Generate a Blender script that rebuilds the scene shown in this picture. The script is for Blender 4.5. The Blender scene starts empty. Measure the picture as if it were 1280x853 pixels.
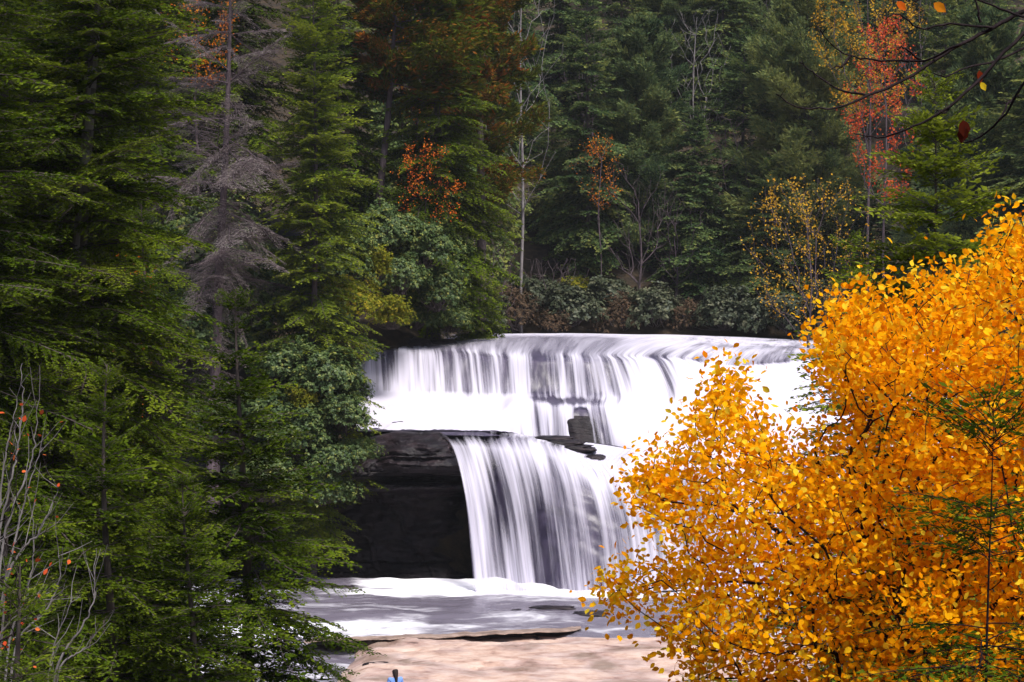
import bpy, math, random
import numpy as np
from mathutils import Vector
R = math.radians
SC = bpy.context.scene
COL = SC.collection

# ------------------------------------------------------------------ camera, sky, sun, exposure
F = 2489.0; HZ = 380.0; EYE = 14.0            # focal length in photo pixels, horizon row, eye height
cd = bpy.data.cameras.new('camera'); cam = bpy.data.objects.new('camera', cd); COL.objects.link(cam)
cam.location = (0, 0, EYE); cam.rotation_euler = (R(90), 0, 0)
cd.sensor_width = 36; cd.lens = F / 1280 * 36; cd.shift_y = -(426.5 - HZ) / 1280
cd.clip_start = 0.1; cd.clip_end = 3000
SC.camera = cam
SUN_EL, SUN_ROT = 60, 145
w = bpy.data.worlds.new('World'); SC.world = w; w.use_nodes = True
nt = w.node_tree; sky = nt.nodes.new('ShaderNodeTexSky'); sky.sky_type = 'NISHITA'; sky.sun_disc = False
sky.sun_elevation = R(SUN_EL); sky.sun_rotation = R(SUN_ROT); sky.air_density = 1.0; sky.dust_density = 3.0; sky.ozone_density = 1.0
bg = nt.nodes['Background']; bg.inputs[1].default_value = 0.052
nt.links.new(sky.outputs[0], bg.inputs[0])
sd = bpy.data.lights.new('sun', 'SUN'); sd.energy = 1.5; sd.angle = R(14); sd.color = (1, .96, .90)
sun = bpy.data.objects.new('sun', sd); COL.objects.link(sun)
a, e = R(SUN_ROT), R(SUN_EL)
sdir = Vector((math.sin(a) * math.cos(e), math.cos(a) * math.cos(e), math.sin(e)))
sun.rotation_euler = sdir.to_track_quat('Z', 'Y').to_euler(); sun.location = (0, 0, 60)
vs = SC.view_settings; vs.view_transform = 'Standard'; vs.look = 'None'; vs.exposure = 1.75; vs.gamma = 1; vs.use_curve_mapping = False
SC.render.engine = 'CYCLES'
cy = SC.cycles; cy.max_bounces = 5; cy.diffuse_bounces = 3; cy.glossy_bounces = 2; cy.transmission_bounces = 3
cy.transparent_max_bounces = 10; cy.volume_bounces = 0; cy.caustics_reflective = False; cy.caustics_refractive = False
cy.sample_clamp_indirect = 4

# ------------------------------------------------------------------ helpers
def at(px, py, D): return np.array([(px - 640) / F * D, D, EYE - (py - HZ) / F * D])
def rngf(s): return np.random.default_rng(s)
def hash3(ix, iy, iz, seed=0):
    n = (ix * 374761393 + iy * 668265263 + iz * 2147483647 + seed * 1274126177) & 0xffffffff
    n = ((n ^ (n >> 13)) * 1274126177) & 0xffffffff
    n = ((n ^ (n >> 16)) * 2246822519) & 0xffffffff
    return ((n ^ (n >> 15)) & 0xffffff) / float(0xffffff)
def vnoise(p, seed=0):
    p = np.asarray(p, float); i = np.floor(p).astype(np.int64); f = p - i; f = f * f * (3 - 2 * f)
    out = 0
    for dx in (0, 1):
        for dy in (0, 1):
            for dz in (0, 1):
                wgt = (f[..., 0] if dx else 1 - f[..., 0]) * (f[..., 1] if dy else 1 - f[..., 1]) * (f[..., 2] if dz else 1 - f[..., 2])
                out = out + wgt * hash3(i[..., 0] + dx, i[..., 1] + dy, i[..., 2] + dz, seed)
    return out - .5
def fbm(p, seed=0, o=4):
    p = np.asarray(p, float); s = 0; amp = 1
    for k in range(o):
        s = s + amp * vnoise(p * 2 ** k + 17.3 * k, seed + k); amp *= .5
    return s
def P3(*c): return np.stack(np.broadcast_arrays(*c), -1)

class Geo:
    def __init__(s): s.v = []; s.f = {3: [], 4: []}; s.a = {3: [], 4: []}; s.n = 0
    def add(s, v, f, var=0.5):
        v = np.asarray(v, np.float32).reshape(-1, 3); f = np.asarray(f, np.int64); k = f.shape[1]
        s.v.append(v); s.f[k].append(f + s.n); s.n += len(v)
        s.a[k].append(np.broadcast_to(np.asarray(var, np.float32), (len(f),)))
    def quads(s, q, var=0.5):                 # (n,4,3)
        q = np.asarray(q); n = len(q)
        if n: s.add(q.reshape(-1, 3), np.arange(4 * n).reshape(n, 4), var)
def link(name, data, parent=None):
    o = bpy.data.objects.new(name, data); COL.objects.link(o)
    if parent is not None: o.parent = parent
    return o
def build(name, g, mat, parent=None, smooth=False, off=(0, 0, 0), point_attr=None):
    v = np.concatenate(g.v) - np.asarray(off, np.float32)
    me = bpy.data.meshes.new(name)
    loops = []; starts = []; var = []; c = 0
    for k in (3, 4):
        if g.f[k]:
            f = np.concatenate(g.f[k]); loops.append(f.reshape(-1)); starts.append(c + np.arange(len(f)) * k); c += f.size
            var.append(np.concatenate(g.a[k]))
    loops = np.concatenate(loops).astype(np.int32); starts = np.concatenate(starts).astype(np.int32); var = np.concatenate(var).astype(np.float32)
    me.vertices.add(len(v)); me.vertices.foreach_set('co', v.astype(np.float32).reshape(-1))
    me.loops.add(len(loops)); me.loops.foreach_set('vertex_index', loops)
    me.polygons.add(len(starts)); me.polygons.foreach_set('loop_start', starts)
    me.update(calc_edges=True); me.validate()
    at_ = me.attributes.new('var', 'FLOAT', 'FACE'); at_.data.foreach_set('value', var)
    for k_, arr in (point_attr or {}).items():
        arr = np.asarray(arr, np.float32)
        if arr.ndim == 1:
            q = me.attributes.new(k_, 'FLOAT', 'POINT'); q.data.foreach_set('value', arr)
        else:
            q = me.attributes.new(k_, 'FLOAT_VECTOR', 'POINT'); q.data.foreach_set('vector', arr.reshape(-1))
    if smooth: me.polygons.foreach_set('use_smooth', np.ones(len(starts), bool))
    me.materials.append(mat)
    return link(name, me, parent)
def thing(name, label, cat, loc=(0, 0, 0), group=None):
    o = bpy.data.objects.new(name, None); COL.objects.link(o); o.location = [float(x) for x in loc]; o.empty_display_size = .3
    return tag(o, label, cat, group)
def tag(o, label=None, cat=None, group=None, kind=None):
    if label: o['label'] = label
    if cat: o['category'] = cat
    if group: o['group'] = group
    if kind: o['kind'] = kind
    return o
def dup(root, loc, label, group=None, rotz=0., scale=1.):
    r = root.copy(); COL.objects.link(r); r.location = [float(x) for x in loc]; r.rotation_euler = (0, 0, rotz)
    r.scale = (scale,) * 3 if not hasattr(scale, '__len__') else scale
    r['label'] = label
    if group: r['group'] = group
    for ch in list(root.children):
        c = ch.copy(); COL.objects.link(c); c.parent = r
    return r
def nrm(v): return v / np.maximum(np.linalg.norm(v, axis=-1, keepdims=True), 1e-9)
def tube(g, pts, rad, sides=7, var=.5):
    pts = np.asarray(pts, float); n = len(pts); rad = np.broadcast_to(rad, (n,))
    t = nrm(np.gradient(pts, axis=0)); ref = np.array([.31, .87, .13]) if abs(t[0, 1]) < .8 else np.array([1., 0, 0])
    u = nrm(np.cross(t, ref)); v = np.cross(t, u)
    an = np.arange(sides) * 2 * np.pi / sides
    ring = pts[:, None] + rad[:, None, None] * (np.cos(an)[None, :, None] * u[:, None] + np.sin(an)[None, :, None] * v[:, None])
    i = np.arange(n - 1)[:, None] * sides; j = np.arange(sides)[None]; j2 = (j + 1) % sides
    g.add(ring, np.stack([i + j, i + j2, i + sides + j2, i + sides + j], -1).reshape(-1, 4), var)
def segs(g, p0, p1, r0, r1, sides=3, var=.5):  # batch of tapered twigs
    p0 = np.asarray(p0, float).reshape(-1, 3); p1 = np.asarray(p1, float).reshape(-1, 3); n = len(p0)
    if not n: return
    t = nrm(p1 - p0); ref = np.where(np.abs(t[:, 2:3]) < .8, np.array([[0, 0, 1.]]), np.array([[1., 0, 0]]))
    u = nrm(np.cross(t, ref)); v = np.cross(t, u); an = np.arange(sides) * 2 * np.pi / sides
    c = np.cos(an)[None, :, None] * u[:, None] + np.sin(an)[None, :, None] * v[:, None]
    a_ = p0[:, None] + c * np.broadcast_to(r0, (n,))[:, None, None]; b_ = p1[:, None] + c * np.broadcast_to(r1, (n,))[:, None, None]
    vv = np.concatenate([a_, b_], 1); base = np.arange(n)[:, None] * 2 * sides; j = np.arange(sides)[None]; j2 = (j + 1) % sides
    g.add(vv, np.stack([base + j, base + j2, base + sides + j2, base + sides + j], -1).reshape(-1, 4), var)
def grid_faces(nr, nc):
    i = np.arange(nr - 1)[:, None] * nc; j = np.arange(nc - 1)[None]
    return np.stack([i + j, i + j + 1, i + nc + j + 1, i + nc + j], -1).reshape(-1, 4)

# ------------------------------------------------------------------ materials
def newmat(name):
    m = bpy.data.materials.new(name); m.use_nodes = True; n = m.node_tree.nodes; n.clear()
    return m, n, m.node_tree.links, n.new('ShaderNodeOutputMaterial')
def ramp(n, stops):
    r = n.new('ShaderNodeValToRGB'); el = r.color_ramp.elements
    while len(el) < len(stops): el.new(.5)
    for q, (p_, c_) in zip(el, stops): q.position = p_; q.color = (*c_, 1)
    return r
def leafmat(name, stops, trans=.3, gloss=0.0, rough=.5, objvar=.12):
    m, n, l, out = newmat(name)
    at_ = n.new('ShaderNodeAttribute'); at_.attribute_name = 'var'
    oi = n.new('ShaderNodeObjectInfo'); ma = n.new('ShaderNodeMath'); ma.operation = 'MULTIPLY_ADD'
    l.new(oi.outputs['Random'], ma.inputs[0]); ma.inputs[1].default_value = objvar; l.new(at_.outputs['Fac'], ma.inputs[2])
    r = ramp(n, stops); l.new(ma.outputs[0], r.inputs[0])
    d = n.new('ShaderNodeBsdfDiffuse'); t = n.new('ShaderNodeBsdfTranslucent'); mx = n.new('ShaderNodeMixShader'); mx.inputs[0].default_value = trans
    l.new(r.outputs[0], d.inputs[0]); l.new(r.outputs[0], t.inputs[0]); l.new(d.outputs[0], mx.inputs[1]); l.new(t.outputs[0], mx.inputs[2])
    last = mx
    if gloss > 0:
        gl = n.new('ShaderNodeBsdfGlossy'); gl.inputs['Roughness'].default_value = rough; gl.inputs[0].default_value = (.8, .85, .9, 1)
        m2 = n.new('ShaderNodeMixShader'); m2.inputs[0].default_value = gloss
        l.new(mx.outputs[0], m2.inputs[1]); l.new(gl.outputs[0], m2.inputs[2]); last = m2
    l.new(last.outputs[0], out.inputs[0]); return m
def pbr(name, stops, scale=(1, 1, 1), nscale=3., detail=6., rough=.8, bump=.3, bdist=.05, spec=.3, dist=0., scale2=None, noise2=None):
    m, n, l, out = newmat(name)
    tc = n.new('ShaderNodeTexCoord'); mp = n.new('ShaderNodeMapping'); mp.inputs['Scale'].default_value = scale
    nz = n.new('ShaderNodeTexNoise'); nz.inputs['Scale'].default_value = nscale; nz.inputs['Detail'].default_value = detail; nz.inputs['Roughness'].default_value = .65; nz.inputs['Distortion'].default_value = dist
    l.new(tc.outputs['Object'], mp.inputs[0]); l.new(mp.outputs[0], nz.inputs[0])
    r = ramp(n, stops); l.new(nz.outputs[0], r.inputs[0])
    b = n.new('ShaderNodeBsdfPrincipled'); b.inputs['Roughness'].default_value = rough; b.inputs['Specular IOR Level'].default_value = spec
    cout = r.outputs[0]
    if noise2:
        st2, sc2, fac = noise2
        n2 = n.new('ShaderNodeTexNoise'); n2.inputs['Scale'].default_value = sc2; n2.inputs['Detail'].default_value = 4
        l.new(tc.outputs['Object'], n2.inputs[0]); r2 = ramp(n, st2); l.new(n2.outputs[0], r2.inputs[0])
        mx = n.new('ShaderNodeMix'); mx.data_type = 'RGBA'; mx.blend_type = 'MULTIPLY'; mx.inputs[0].default_value = fac
        l.new(cout, mx.inputs[6]); l.new(r2.outputs[0], mx.inputs[7]); cout = mx.outputs[2]
    l.new(cout, b.inputs['Base Color'])
    bp = n.new('ShaderNodeBump'); bp.inputs['Strength'].default_value = bump; bp.inputs['Distance'].default_value = bdist
    l.new(nz.outputs[0], bp.inputs['Height']); l.new(bp.outputs[0], b.inputs['Normal'])
    l.new(b.outputs[0], out.inputs[0]); return m
M = {}
M['bark'] = pbr('bark', [(.3, (.035, .026, .024)), (.55, (.085, .065, .06)), (.75, (.17, .14, .13))], (1, 1, .25), 9, rough=.9, bump=.6)
M['bark_purple'] = pbr('bark_purple', [(.3, (.04, .028, .034)), (.6, (.11, .08, .09)), (.8, (.2, .16, .17))], (1, 1, .25), 6, rough=.9, bump=.6)
M['bark_pale'] = pbr('bark_pale', [(.3, (.16, .14, .13)), (.55, (.36, .33, .31)), (.75, (.55, .52, .5))], (1, 1, .35), 7, rough=.85)
M['bark_lichen'] = leafmat('bark_lichen', [(0, (.03, .022, .02)), (.55, (.07, .055, .05)), (.7, (.14, .12, .11)), (1, (.36, .33, .31))], 0, objvar=0)
M['bark_dark'] = pbr('bark_dark', [(.3, (.007, .005, .006)), (.7, (.028, .018, .02))], (1, 1, .4), 20, rough=.9, spec=.1)
M['bark_mid'] = pbr('bark_mid', [(.3, (.10, .085, .085)), (.55, (.2, .18, .18)), (.75, (.3, .28, .28))], (1, 1, .35), 7, rough=.9)
M['twig_grey'] = leafmat('twig_grey', [(0, (.08, .062, .062)), (.5, (.16, .13, .13)), (1, (.30, .26, .25))], .1)
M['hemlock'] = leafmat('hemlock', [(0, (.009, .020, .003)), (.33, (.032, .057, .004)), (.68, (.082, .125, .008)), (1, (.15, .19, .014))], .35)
M['hemlock_light'] = leafmat('hemlock_light', [(0, (.025, .05, .005)), (.5, (.095, .145, .012)), (1, (.21, .25, .022))], .35)
M['hemlock_far'] = leafmat('hemlock_far', [(0, (.012, .027, .012)), (.35, (.045, .082, .032)), (.7, (.12, .17, .055)), (1, (.22, .235, .06))], .36, objvar=.36)  # bluer and paler than near hemlock: distance haze mixed into the leaf colour
M['pine_far'] = leafmat('pine_far', [(0, (.016, .031, .018)), (.35, (.055, .095, .042)), (.7, (.14, .185, .07)), (1, (.23, .245, .07))], .36, objvar=.36)  # far needles likewise carry the bluish haze of distance in their colour
M['pine_rust'] = leafmat('pine_rust', [(0, (.03, .045, .006)), (.55, (.075, .09, .008)), (.72, (.13, .075, .012)), (1, (.34, .10, .015))], .25)
M['rhodo'] = leafmat('rhodo', [(0, (.014, .030, .009)), (.4, (.044, .078, .022)), (.7, (.112, .155, .045)), (1, (.27, .265, .05))], .22, gloss=.015, rough=.5, objvar=.15)
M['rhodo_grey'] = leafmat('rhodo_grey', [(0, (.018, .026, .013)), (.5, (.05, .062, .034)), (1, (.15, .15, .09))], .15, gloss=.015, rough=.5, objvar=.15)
M['yellowgreen'] = leafmat('yellowgreen', [(0, (.07, .1, .012)), (.5, (.17, .19, .02)), (1, (.4, .3, .03))], .3)
M['yellow'] = leafmat('yellow', [(0, (.62, .15, .003)), (.25, (.88, .31, .003)), (.6, (.95, .43, .004)), (.9, (.97, .58, .012)), (1, (.9, .68, .04))], .5)
M['orange'] = leafmat('orange', [(0, (.3, .06, .012)), (.5, (.6, .16, .012)), (1, (.72, .32, .02))], .35)
M['orange_red'] = leafmat('orange_red', [(0, (.3, .05, .012)), (.5, (.66, .14, .02)), (1, (.75, .26, .03))], .35)
M['red'] = leafmat('red', [(0, (.3, .03, .015)), (.5, (.62, .085, .03)), (1, (.75, .2, .05))], .35)
M['gold'] = leafmat('gold', [(0, (.3, .14, .012)), (.5, (.55, .3, .02)), (1, (.7, .45, .05))], .35)
M['rust_shrub'] = leafmat('rust_shrub', [(0, (.035, .028, .018)), (.5, (.085, .06, .04)), (1, (.17, .10, .06))], .2)
M['ground'] = pbr('ground', [(.3, (.012, .009, .006)), (.5, (.03, .021, .013)), (.75, (.07, .042, .022))], (1, 1, 1), 2.2, 8, rough=.95, bump=.6, bdist=.1)
M['rock_wet'] = pbr('rock_wet', [(.3, (.006, .004, .006)), (.5, (.015, .011, .015)), (.75, (.045, .034, .042))], (.6, .6, 3.2), 1.6, 8, rough=.5, bump=.75, bdist=.18, spec=.28, noise2=([(.45, (.5, .45, .5)), (.62, (1, .8, .72))], .9, .7))
M['rock_veil'] = pbr('rock_veil', [(.3, (.03, .025, .05)), (.7, (.085, .07, .115))], (1, 1, .25), 2.0, 6, rough=.4, bump=.3, bdist=.08, spec=.4)
M['rock_tan'] = pbr('rock_tan', [(.28, (.16, .10, .085)), (.40, (.40, .27, .225)), (.52, (.50, .37, .32)), (.72, (.60, .49, .44))], (.75, .95, 1.5), 1.5, 12, rough=.8, bump=.8, bdist=.10, dist=.15,
                    noise2=([(.36, (.36, .33, .30)), (.46, (.78, .76, .80)), (.56, (1, .97, .93))], .42, .85))
M['rock_brown'] = pbr('rock_brown', [(.28, (.08, .055, .045)), (.45, (.20, .14, .115)), (.6, (.33, .24, .2)), (.8, (.42, .33, .28))], (.8, 1, 2.5), 2.0, 10, rough=.8, bump=.7, bdist=.06)
def shirtmat(name, c): return pbr(name, [(.3, tuple(x * .9 for x in c)), (.7, c)], nscale=20, rough=.8, bump=.1, bdist=.01)

# water: white veil whose streaks run down the flow coordinate; where it is thin the wet rock shows through
def veil(name, fu, fv, lo, hi, seed=0.):
    m, n, l, out = newmat(name)
    fl = n.new('ShaderNodeAttribute'); fl.attribute_name = 'flow'; cv = n.new('ShaderNodeAttribute'); cv.attribute_name = 'cov'
    def nz(su, sv, det, rgh=.55):
        mp = n.new('ShaderNodeMapping'); mp.inputs['Scale'].default_value = (su, sv, 1); mp.inputs['Location'].default_value = (seed, seed, seed)
        l.new(fl.outputs['Vector'], mp.inputs[0]); t = n.new('ShaderNodeTexNoise'); t.inputs['Scale'].default_value = 1; t.inputs['Detail'].default_value = det; t.inputs['Roughness'].default_value = rgh
        l.new(mp.outputs[0], t.inputs[0]); return t.outputs[0]
    def mth(op, a_, b_, c_=None):
        q = n.new('ShaderNodeMath'); q.operation = op
        for k_, x in enumerate((a_, b_, c_)):
            if x is None: continue
            if isinstance(x, (int, float)): q.inputs[k_].default_value = x
            else: l.new(x, q.inputs[k_])
        return q.outputs[0]
    n1 = nz(fu, fv, 2); n2 = nz(fu * 4.1, fv * 1.4, 3); n3 = nz(fu * .33, fv * .8, 1)
    s = mth('MULTIPLY_ADD', n1, .48, mth('MULTIPLY_ADD', n2, .28, mth('MULTIPLY', n3, .24)))
    sk = n.new('ShaderNodeAttribute'); sk.attribute_name = 'streak'
    s = mth('MULTIPLY_ADD', mth('SUBTRACT', s, .5), sk.outputs['Fac'], .5)
    t = mth('ADD', s, cv.outputs['Fac'])
    mr = n.new('ShaderNodeMapRange'); mr.interpolation_type = 'SMOOTHSTEP'; mr.inputs[1].default_value = lo; mr.inputs[2].default_value = hi
    l.new(t, mr.inputs[0])
    d = n.new('ShaderNodeBsdfDiffuse'); d.inputs[0].default_value = (.74, .71, .84, 1)
    tr = n.new('ShaderNodeBsdfTranslucent'); tr.inputs[0].default_value = (.74, .71, .86, 1)
    mx = n.new('ShaderNodeMixShader'); mx.inputs[0].default_value = .25; l.new(d.outputs[0], mx.inputs[1]); l.new(tr.outputs[0], mx.inputs[2])
    tp = n.new('ShaderNodeBsdfTransparent'); m2 = n.new('ShaderNodeMixShader')
    l.new(mr.outputs[0], m2.inputs[0]); l.new(tp.outputs[0], m2.inputs[1]); l.new(mx.outputs[0], m2.inputs[2])
    l.new(m2.outputs[0], out.inputs[0]); return m
M['veil'] = veil('veil', 1.3, .10, .84, 1.14)
M['veil_thin'] = veil('veil_thin', 1.7, .08, .90, 1.2, 7.7)
def poolmat():
    m, n, l, out = newmat('pool_water')
    fl = n.new('ShaderNodeTexCoord'); cv = n.new('ShaderNodeAttribute'); cv.attribute_name = 'cov'
    mp = n.new('ShaderNodeMapping'); mp.inputs['Scale'].default_value = (.35, 1.3, 1); l.new(fl.outputs['Object'], mp.inputs[0])
    t = n.new('ShaderNodeTexNoise'); t.inputs['Scale'].default_value = 1.9; t.inputs['Detail'].default_value = 8; t.inputs['Roughness'].default_value = .68; t.inputs['Distortion'].default_value = .6; l.new(mp.outputs[0], t.inputs[0])
    ad = n.new('ShaderNodeMath'); ad.operation = 'ADD'; l.new(t.outputs[0], ad.inputs[0]); l.new(cv.outputs['Fac'], ad.inputs[1])
    mr = n.new('ShaderNodeMapRange'); mr.interpolation_type = 'SMOOTHSTEP'; mr.inputs[1].default_value = .62; mr.inputs[2].default_value = 1.25; l.new(ad.outputs[0], mr.inputs[0])
    b = n.new('ShaderNodeBsdfPrincipled'); b.inputs['Base Color'].default_value = (.13, .115, .15, 1); b.inputs['Roughness'].default_value = .22; b.inputs['Specular IOR Level'].default_value = .6
    bp = n.new('ShaderNodeBump'); bp.inputs['Strength'].default_value = .5; bp.inputs['Distance'].default_value = .12; l.new(t.outputs[0], bp.inputs['Height']); l.new(bp.outputs[0], b.inputs['Normal'])
    d = n.new('ShaderNodeBsdfDiffuse'); d.inputs[0].default_value = (.84, .83, .9, 1)
    mx = n.new('ShaderNodeMixShader'); l.new(mr.outputs[0], mx.inputs[0]); l.new(b.outputs[0], mx.inputs[1]); l.new(d.outputs[0], mx.inputs[2])
    l.new(mx.outputs[0], out.inputs[0]); return m
M['pool'] = poolmat()

# ------------------------------------------------------------------ ground
def smooth(x, a_, b_):
    t = np.clip((x - a_) / (b_ - a_), 0, 1); return t * t * (3 - 2 * t)
def ground_z(x, y):
    x = np.asarray(x, float); y = np.asarray(y, float)
    bed = np.interp(y, [96, 98.2, 102, 104.5, 107, 116, 150], [-.9, 6.0, 7.0, 8.0, 10.3, 10.9, 11.2])
    xl = np.interp(y, [80, 94, 98, 105.5, 108, 112, 144], [-7.2, -7.2, -7.6, -7.6, -4.2, -3.4, -4])
    far = 146 + 0.0 * x
    d_up = np.maximum.reduce([xl - x, x - 25 - .02 * y, (y - far)])
    # lower gorge: wide, open to the left
    d_lo = np.maximum(-34 - x, x - 14)
    d = np.where(y > 97, d_up, np.where(y > 96, np.maximum(d_up * (y - 96) + d_lo * (97 - y), d_lo), d_lo))
    dp = np.maximum(d, 0)
    bank = 1.3 * (1 - np.exp(-dp / .7)) + .62 * dp
    z = bed + bank
    z = np.where(z > 70, 70 + (z - 70) * .1, z)
    near = 12.2 - .285 * y + .05 * np.maximum(x, 0) * np.clip(1 - y / 60, 0, 1) + .02 * np.abs(x)
    z = np.maximum(z, near)
    n = fbm(P3(x * .12, y * .12, 0 * x), 3, 4)
    amp = np.where(dp > 1, 2.2, .25)
    return z + n * amp * np.clip(dp / 4, .1, 1)
def terrain():
    xs = np.unique(np.concatenate([np.arange(-300, -45, 8), np.arange(-45, 45, .9), np.arange(45, 300, 8)]))
    ys = np.unique(np.concatenate([np.arange(-60, 0, 6), np.arange(0, 90, 1.5), np.arange(90, 112, .5), np.arange(112, 180, 1.5), np.arange(180, 520, 8)]))
    X, Y = np.meshgrid(xs, ys); Z = ground_z(X, Y); g = Geo()
    g.add(P3(X, Y, Z).reshape(-1, 3), grid_faces(len(ys), len(xs)))
    o = build('ground', g, M['ground'], smooth=True); tag(o, kind='structure', label='dark leaf littered forest floor on both banks of the river')
terrain()

# ------------------------------------------------------------------ the waterfall
# control columns: each row is (px, py, distance)
UP = {  # columns of the upper tier: far river, dome, lip, over the lip, foot, step, end of step
 440: [(440, 417, 146), (440, 430, 114), (440, 437, 106.4), (441, 442, 105.4), (444, 486, 103.6), (444, 512, 99.8), (446, 537, 96)],
 470: [(470, 417, 146), (470, 429, 114), (470, 436, 106.2), (470, 441, 105.2), (472, 487, 103.4), (472, 512, 99.6), (472, 537, 96)],
 560: [(560, 417, 146), (562, 424, 116), (560, 437, 105.8), (562, 442, 104.9), (566, 489, 103.0), (566, 513, 99.4), (568, 537, 96)],
 622: [(625, 417, 146), (620, 423, 114), (618, 441, 105.2), (620, 446, 104.5), (624, 491, 102.9), (625, 514, 99.4), (626, 538, 96)],
 645: [(660, 417, 146), (652, 422, 114), (640, 442, 105.0), (641, 447, 104.3), (644, 491, 102.9), (645, 501, 100.2), (650, 543, 98.4)],
 700: [(720, 417, 146), (708, 422, 114), (696, 443, 104.8), (697, 448, 104.1), (700, 491, 102.9), (703, 508, 99.2), (706, 549, 98.2)],
 745: [(790, 418, 146), (770, 423, 114), (742, 443, 104.8), (745, 448, 104.1), (754, 493, 102.7), (752, 508, 99.2), (760, 556, 97.8)],
 775: [(830, 418.5, 146), (812, 425, 114), (776, 444, 104.8), (782, 450, 104.1), (798, 494, 102.4), (794, 522, 99.6), (800, 563, 96.6)],
 850: [(890, 420, 146), (880, 430, 114), (846, 447, 104.8), (854, 453, 104.2), (872, 495, 101.8), (872, 525, 99), (876, 570, 95.6)],
 920: [(950, 422, 146), (940, 435, 114), (918, 456, 104.6), (924, 461, 104), (934, 498, 101.5), (934, 530, 98.6), (938, 574, 95)],
 1000: [(1010, 424, 146), (1008, 434, 114), (1000, 451, 104.6), (1004, 457, 104), (1006, 500, 101.5), (1008, 530, 98.6), (1010, 576, 94.8)],
 1200: [(1200, 424, 146), (1200, 436, 114), (1200, 452, 104.6), (1202, 457, 104), (1206, 500, 101.5), (1206, 530, 98.6), (1206, 576, 94.8)]}
UPC = {440: [.3, .3, .35, .4, .75, 1.3, 1.3], 470: [.3, .3, .42, .44, .54, 1.3, 1.3], 560: [.4, .36, .50, .50, .58, 1.3, 1.3], 622: [.55, .42, .5, .46, .58, 1.2, 1.2],
       645: [.62, .44, .45, .46, .5, .8, .55], 700: [.62, .43, .44, .41, .41, .5, .5], 745: [.65, .48, .48, .47, .46, .62, .46], 775: [.65, .56, .5, .5, .7, .95, .8], 850: [.6, .55, .52, .7, .76, .9, .62],
       920: [.6, .56, .46, .8, .9, .9, .8], 1000: [.52, .5, .46, .8, .9, .9, .8], 1200: [.6, .6, .6, .95, 1.1, 1.1, 1.1]}
LO = {  # lower tier: back of the shelf, lip, rounding, upper third, middle, foot
 548: [(548, 537, 96), (549, 542, 94.6), (562, 557, 93.2), (576, 600, 91.6), (584, 650, 90.8), (592, 740, 89.8)],
 600: [(600, 537, 96), (600, 545, 94.2), (607, 560, 92.9), (618, 600, 91.5), (628, 650, 90.6), (640, 740, 89.6)],
 650: [(651, 543, 98.2), (651, 549, 94.2), (657, 564, 92.8), (668, 602, 91.4), (676, 650, 90.5), (686, 740, 89.4)],
 690: [(700, 549, 98), (694, 558, 94.6), (700, 572, 92.9), (710, 606, 91.3), (718, 655, 90.4), (728, 740, 89.3)],
 735: [(752, 556, 97.6), (736, 575, 94.4), (744, 586, 92.9), (757, 616, 91.3), (768, 660, 90.4), (778, 740, 89.3)],
 775: [(800, 563, 96.5), (778, 583, 94), (786, 594, 92.7), (800, 622, 91.2), (810, 662, 90.3), (820, 739, 89.2)],
 850: [(876, 570, 95.5), (852, 586, 93.6), (858, 596, 92.5), (866, 622, 91.2), (872, 662, 90.3), (880, 738, 89.2)],
 1000: [(1008, 576, 94.7), (1000, 588, 93.4), (1004, 598, 92.4), (1008, 622, 91.2), (1012, 662, 90.3), (1016, 738, 89.2)],
 1200: [(1206, 576, 94.7), (1200, 588, 93.4), (1204, 598, 92.4), (1208, 622, 91.2), (1212, 662, 90.3), (1216, 738, 89.2)]}
LOC = {548: [.25, .3, .58, .6, .56, .56], 600: [.32, .36, .55, .47, .42, .48], 650: [.5, .42, .52, .42, .38, .42], 690: [.5, .52, .56, .44, .39, .46], 735: [.6, .7, .8, .55, .44, .5], 775: [.65, .6, .52, .52, .48, .55],
       850: [.8, .55, .52, .5, .5, .6], 1000: [.8, .6, .6, .6, .6, .7], 1200: [.8, .6, .6, .6, .6, .7]}
def pchip(xs, ys, xq):
    xs = np.asarray(xs, float); ys = np.asarray(ys, float); h = np.diff(xs); dl = np.diff(ys) / h; d = np.zeros(len(xs))
    for k in range(1, len(xs) - 1):
        if dl[k - 1] * dl[k] > 0: d[k] = 2 / (1 / dl[k - 1] + 1 / dl[k])
    d[0], d[-1] = dl[0], dl[-1]
    i = np.clip(np.searchsorted(xs, xq) - 1, 0, len(xs) - 2); t = (xq - xs[i]) / h[i]
    return (2 * t**3 - 3 * t**2 + 1) * ys[i] + (t**3 - 2 * t**2 + t) * h[i] * d[i] + (-2 * t**3 + 3 * t**2) * ys[i + 1] + (t**3 - t**2) * h[i] * d[i + 1]
def loft(cols, covs, px, nper):
    keys = sorted(cols); nr = len(cols[keys[0]])
    pos = np.array([[at(*p) for p in cols[k]] for k in keys]); cov = np.array([covs[k] for k in keys], float)
    A = np.zeros((nr, len(px), 3)); C = np.zeros((nr, len(px)))
    for r in range(nr):
        for c in range(3): A[r, :, c] = pchip(keys, pos[:, r, c], px)
        C[r] = np.interp(px, keys, cov[:, r])
    tq = np.concatenate([np.linspace(i, i + 1, nper[i], endpoint=False) for i in range(nr - 1)] + [[nr - 1]])
    out = np.zeros((len(tq), len(px), 3)); CC = np.zeros((len(tq), len(px)))
    for j in range(len(px)):
        for c in range(3): out[:, j, c] = pchip(np.arange(nr), A[:, j, c], tq)
        CC[:, j] = np.interp(tq, np.arange(nr), C[:, j])
    return out, CC
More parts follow.
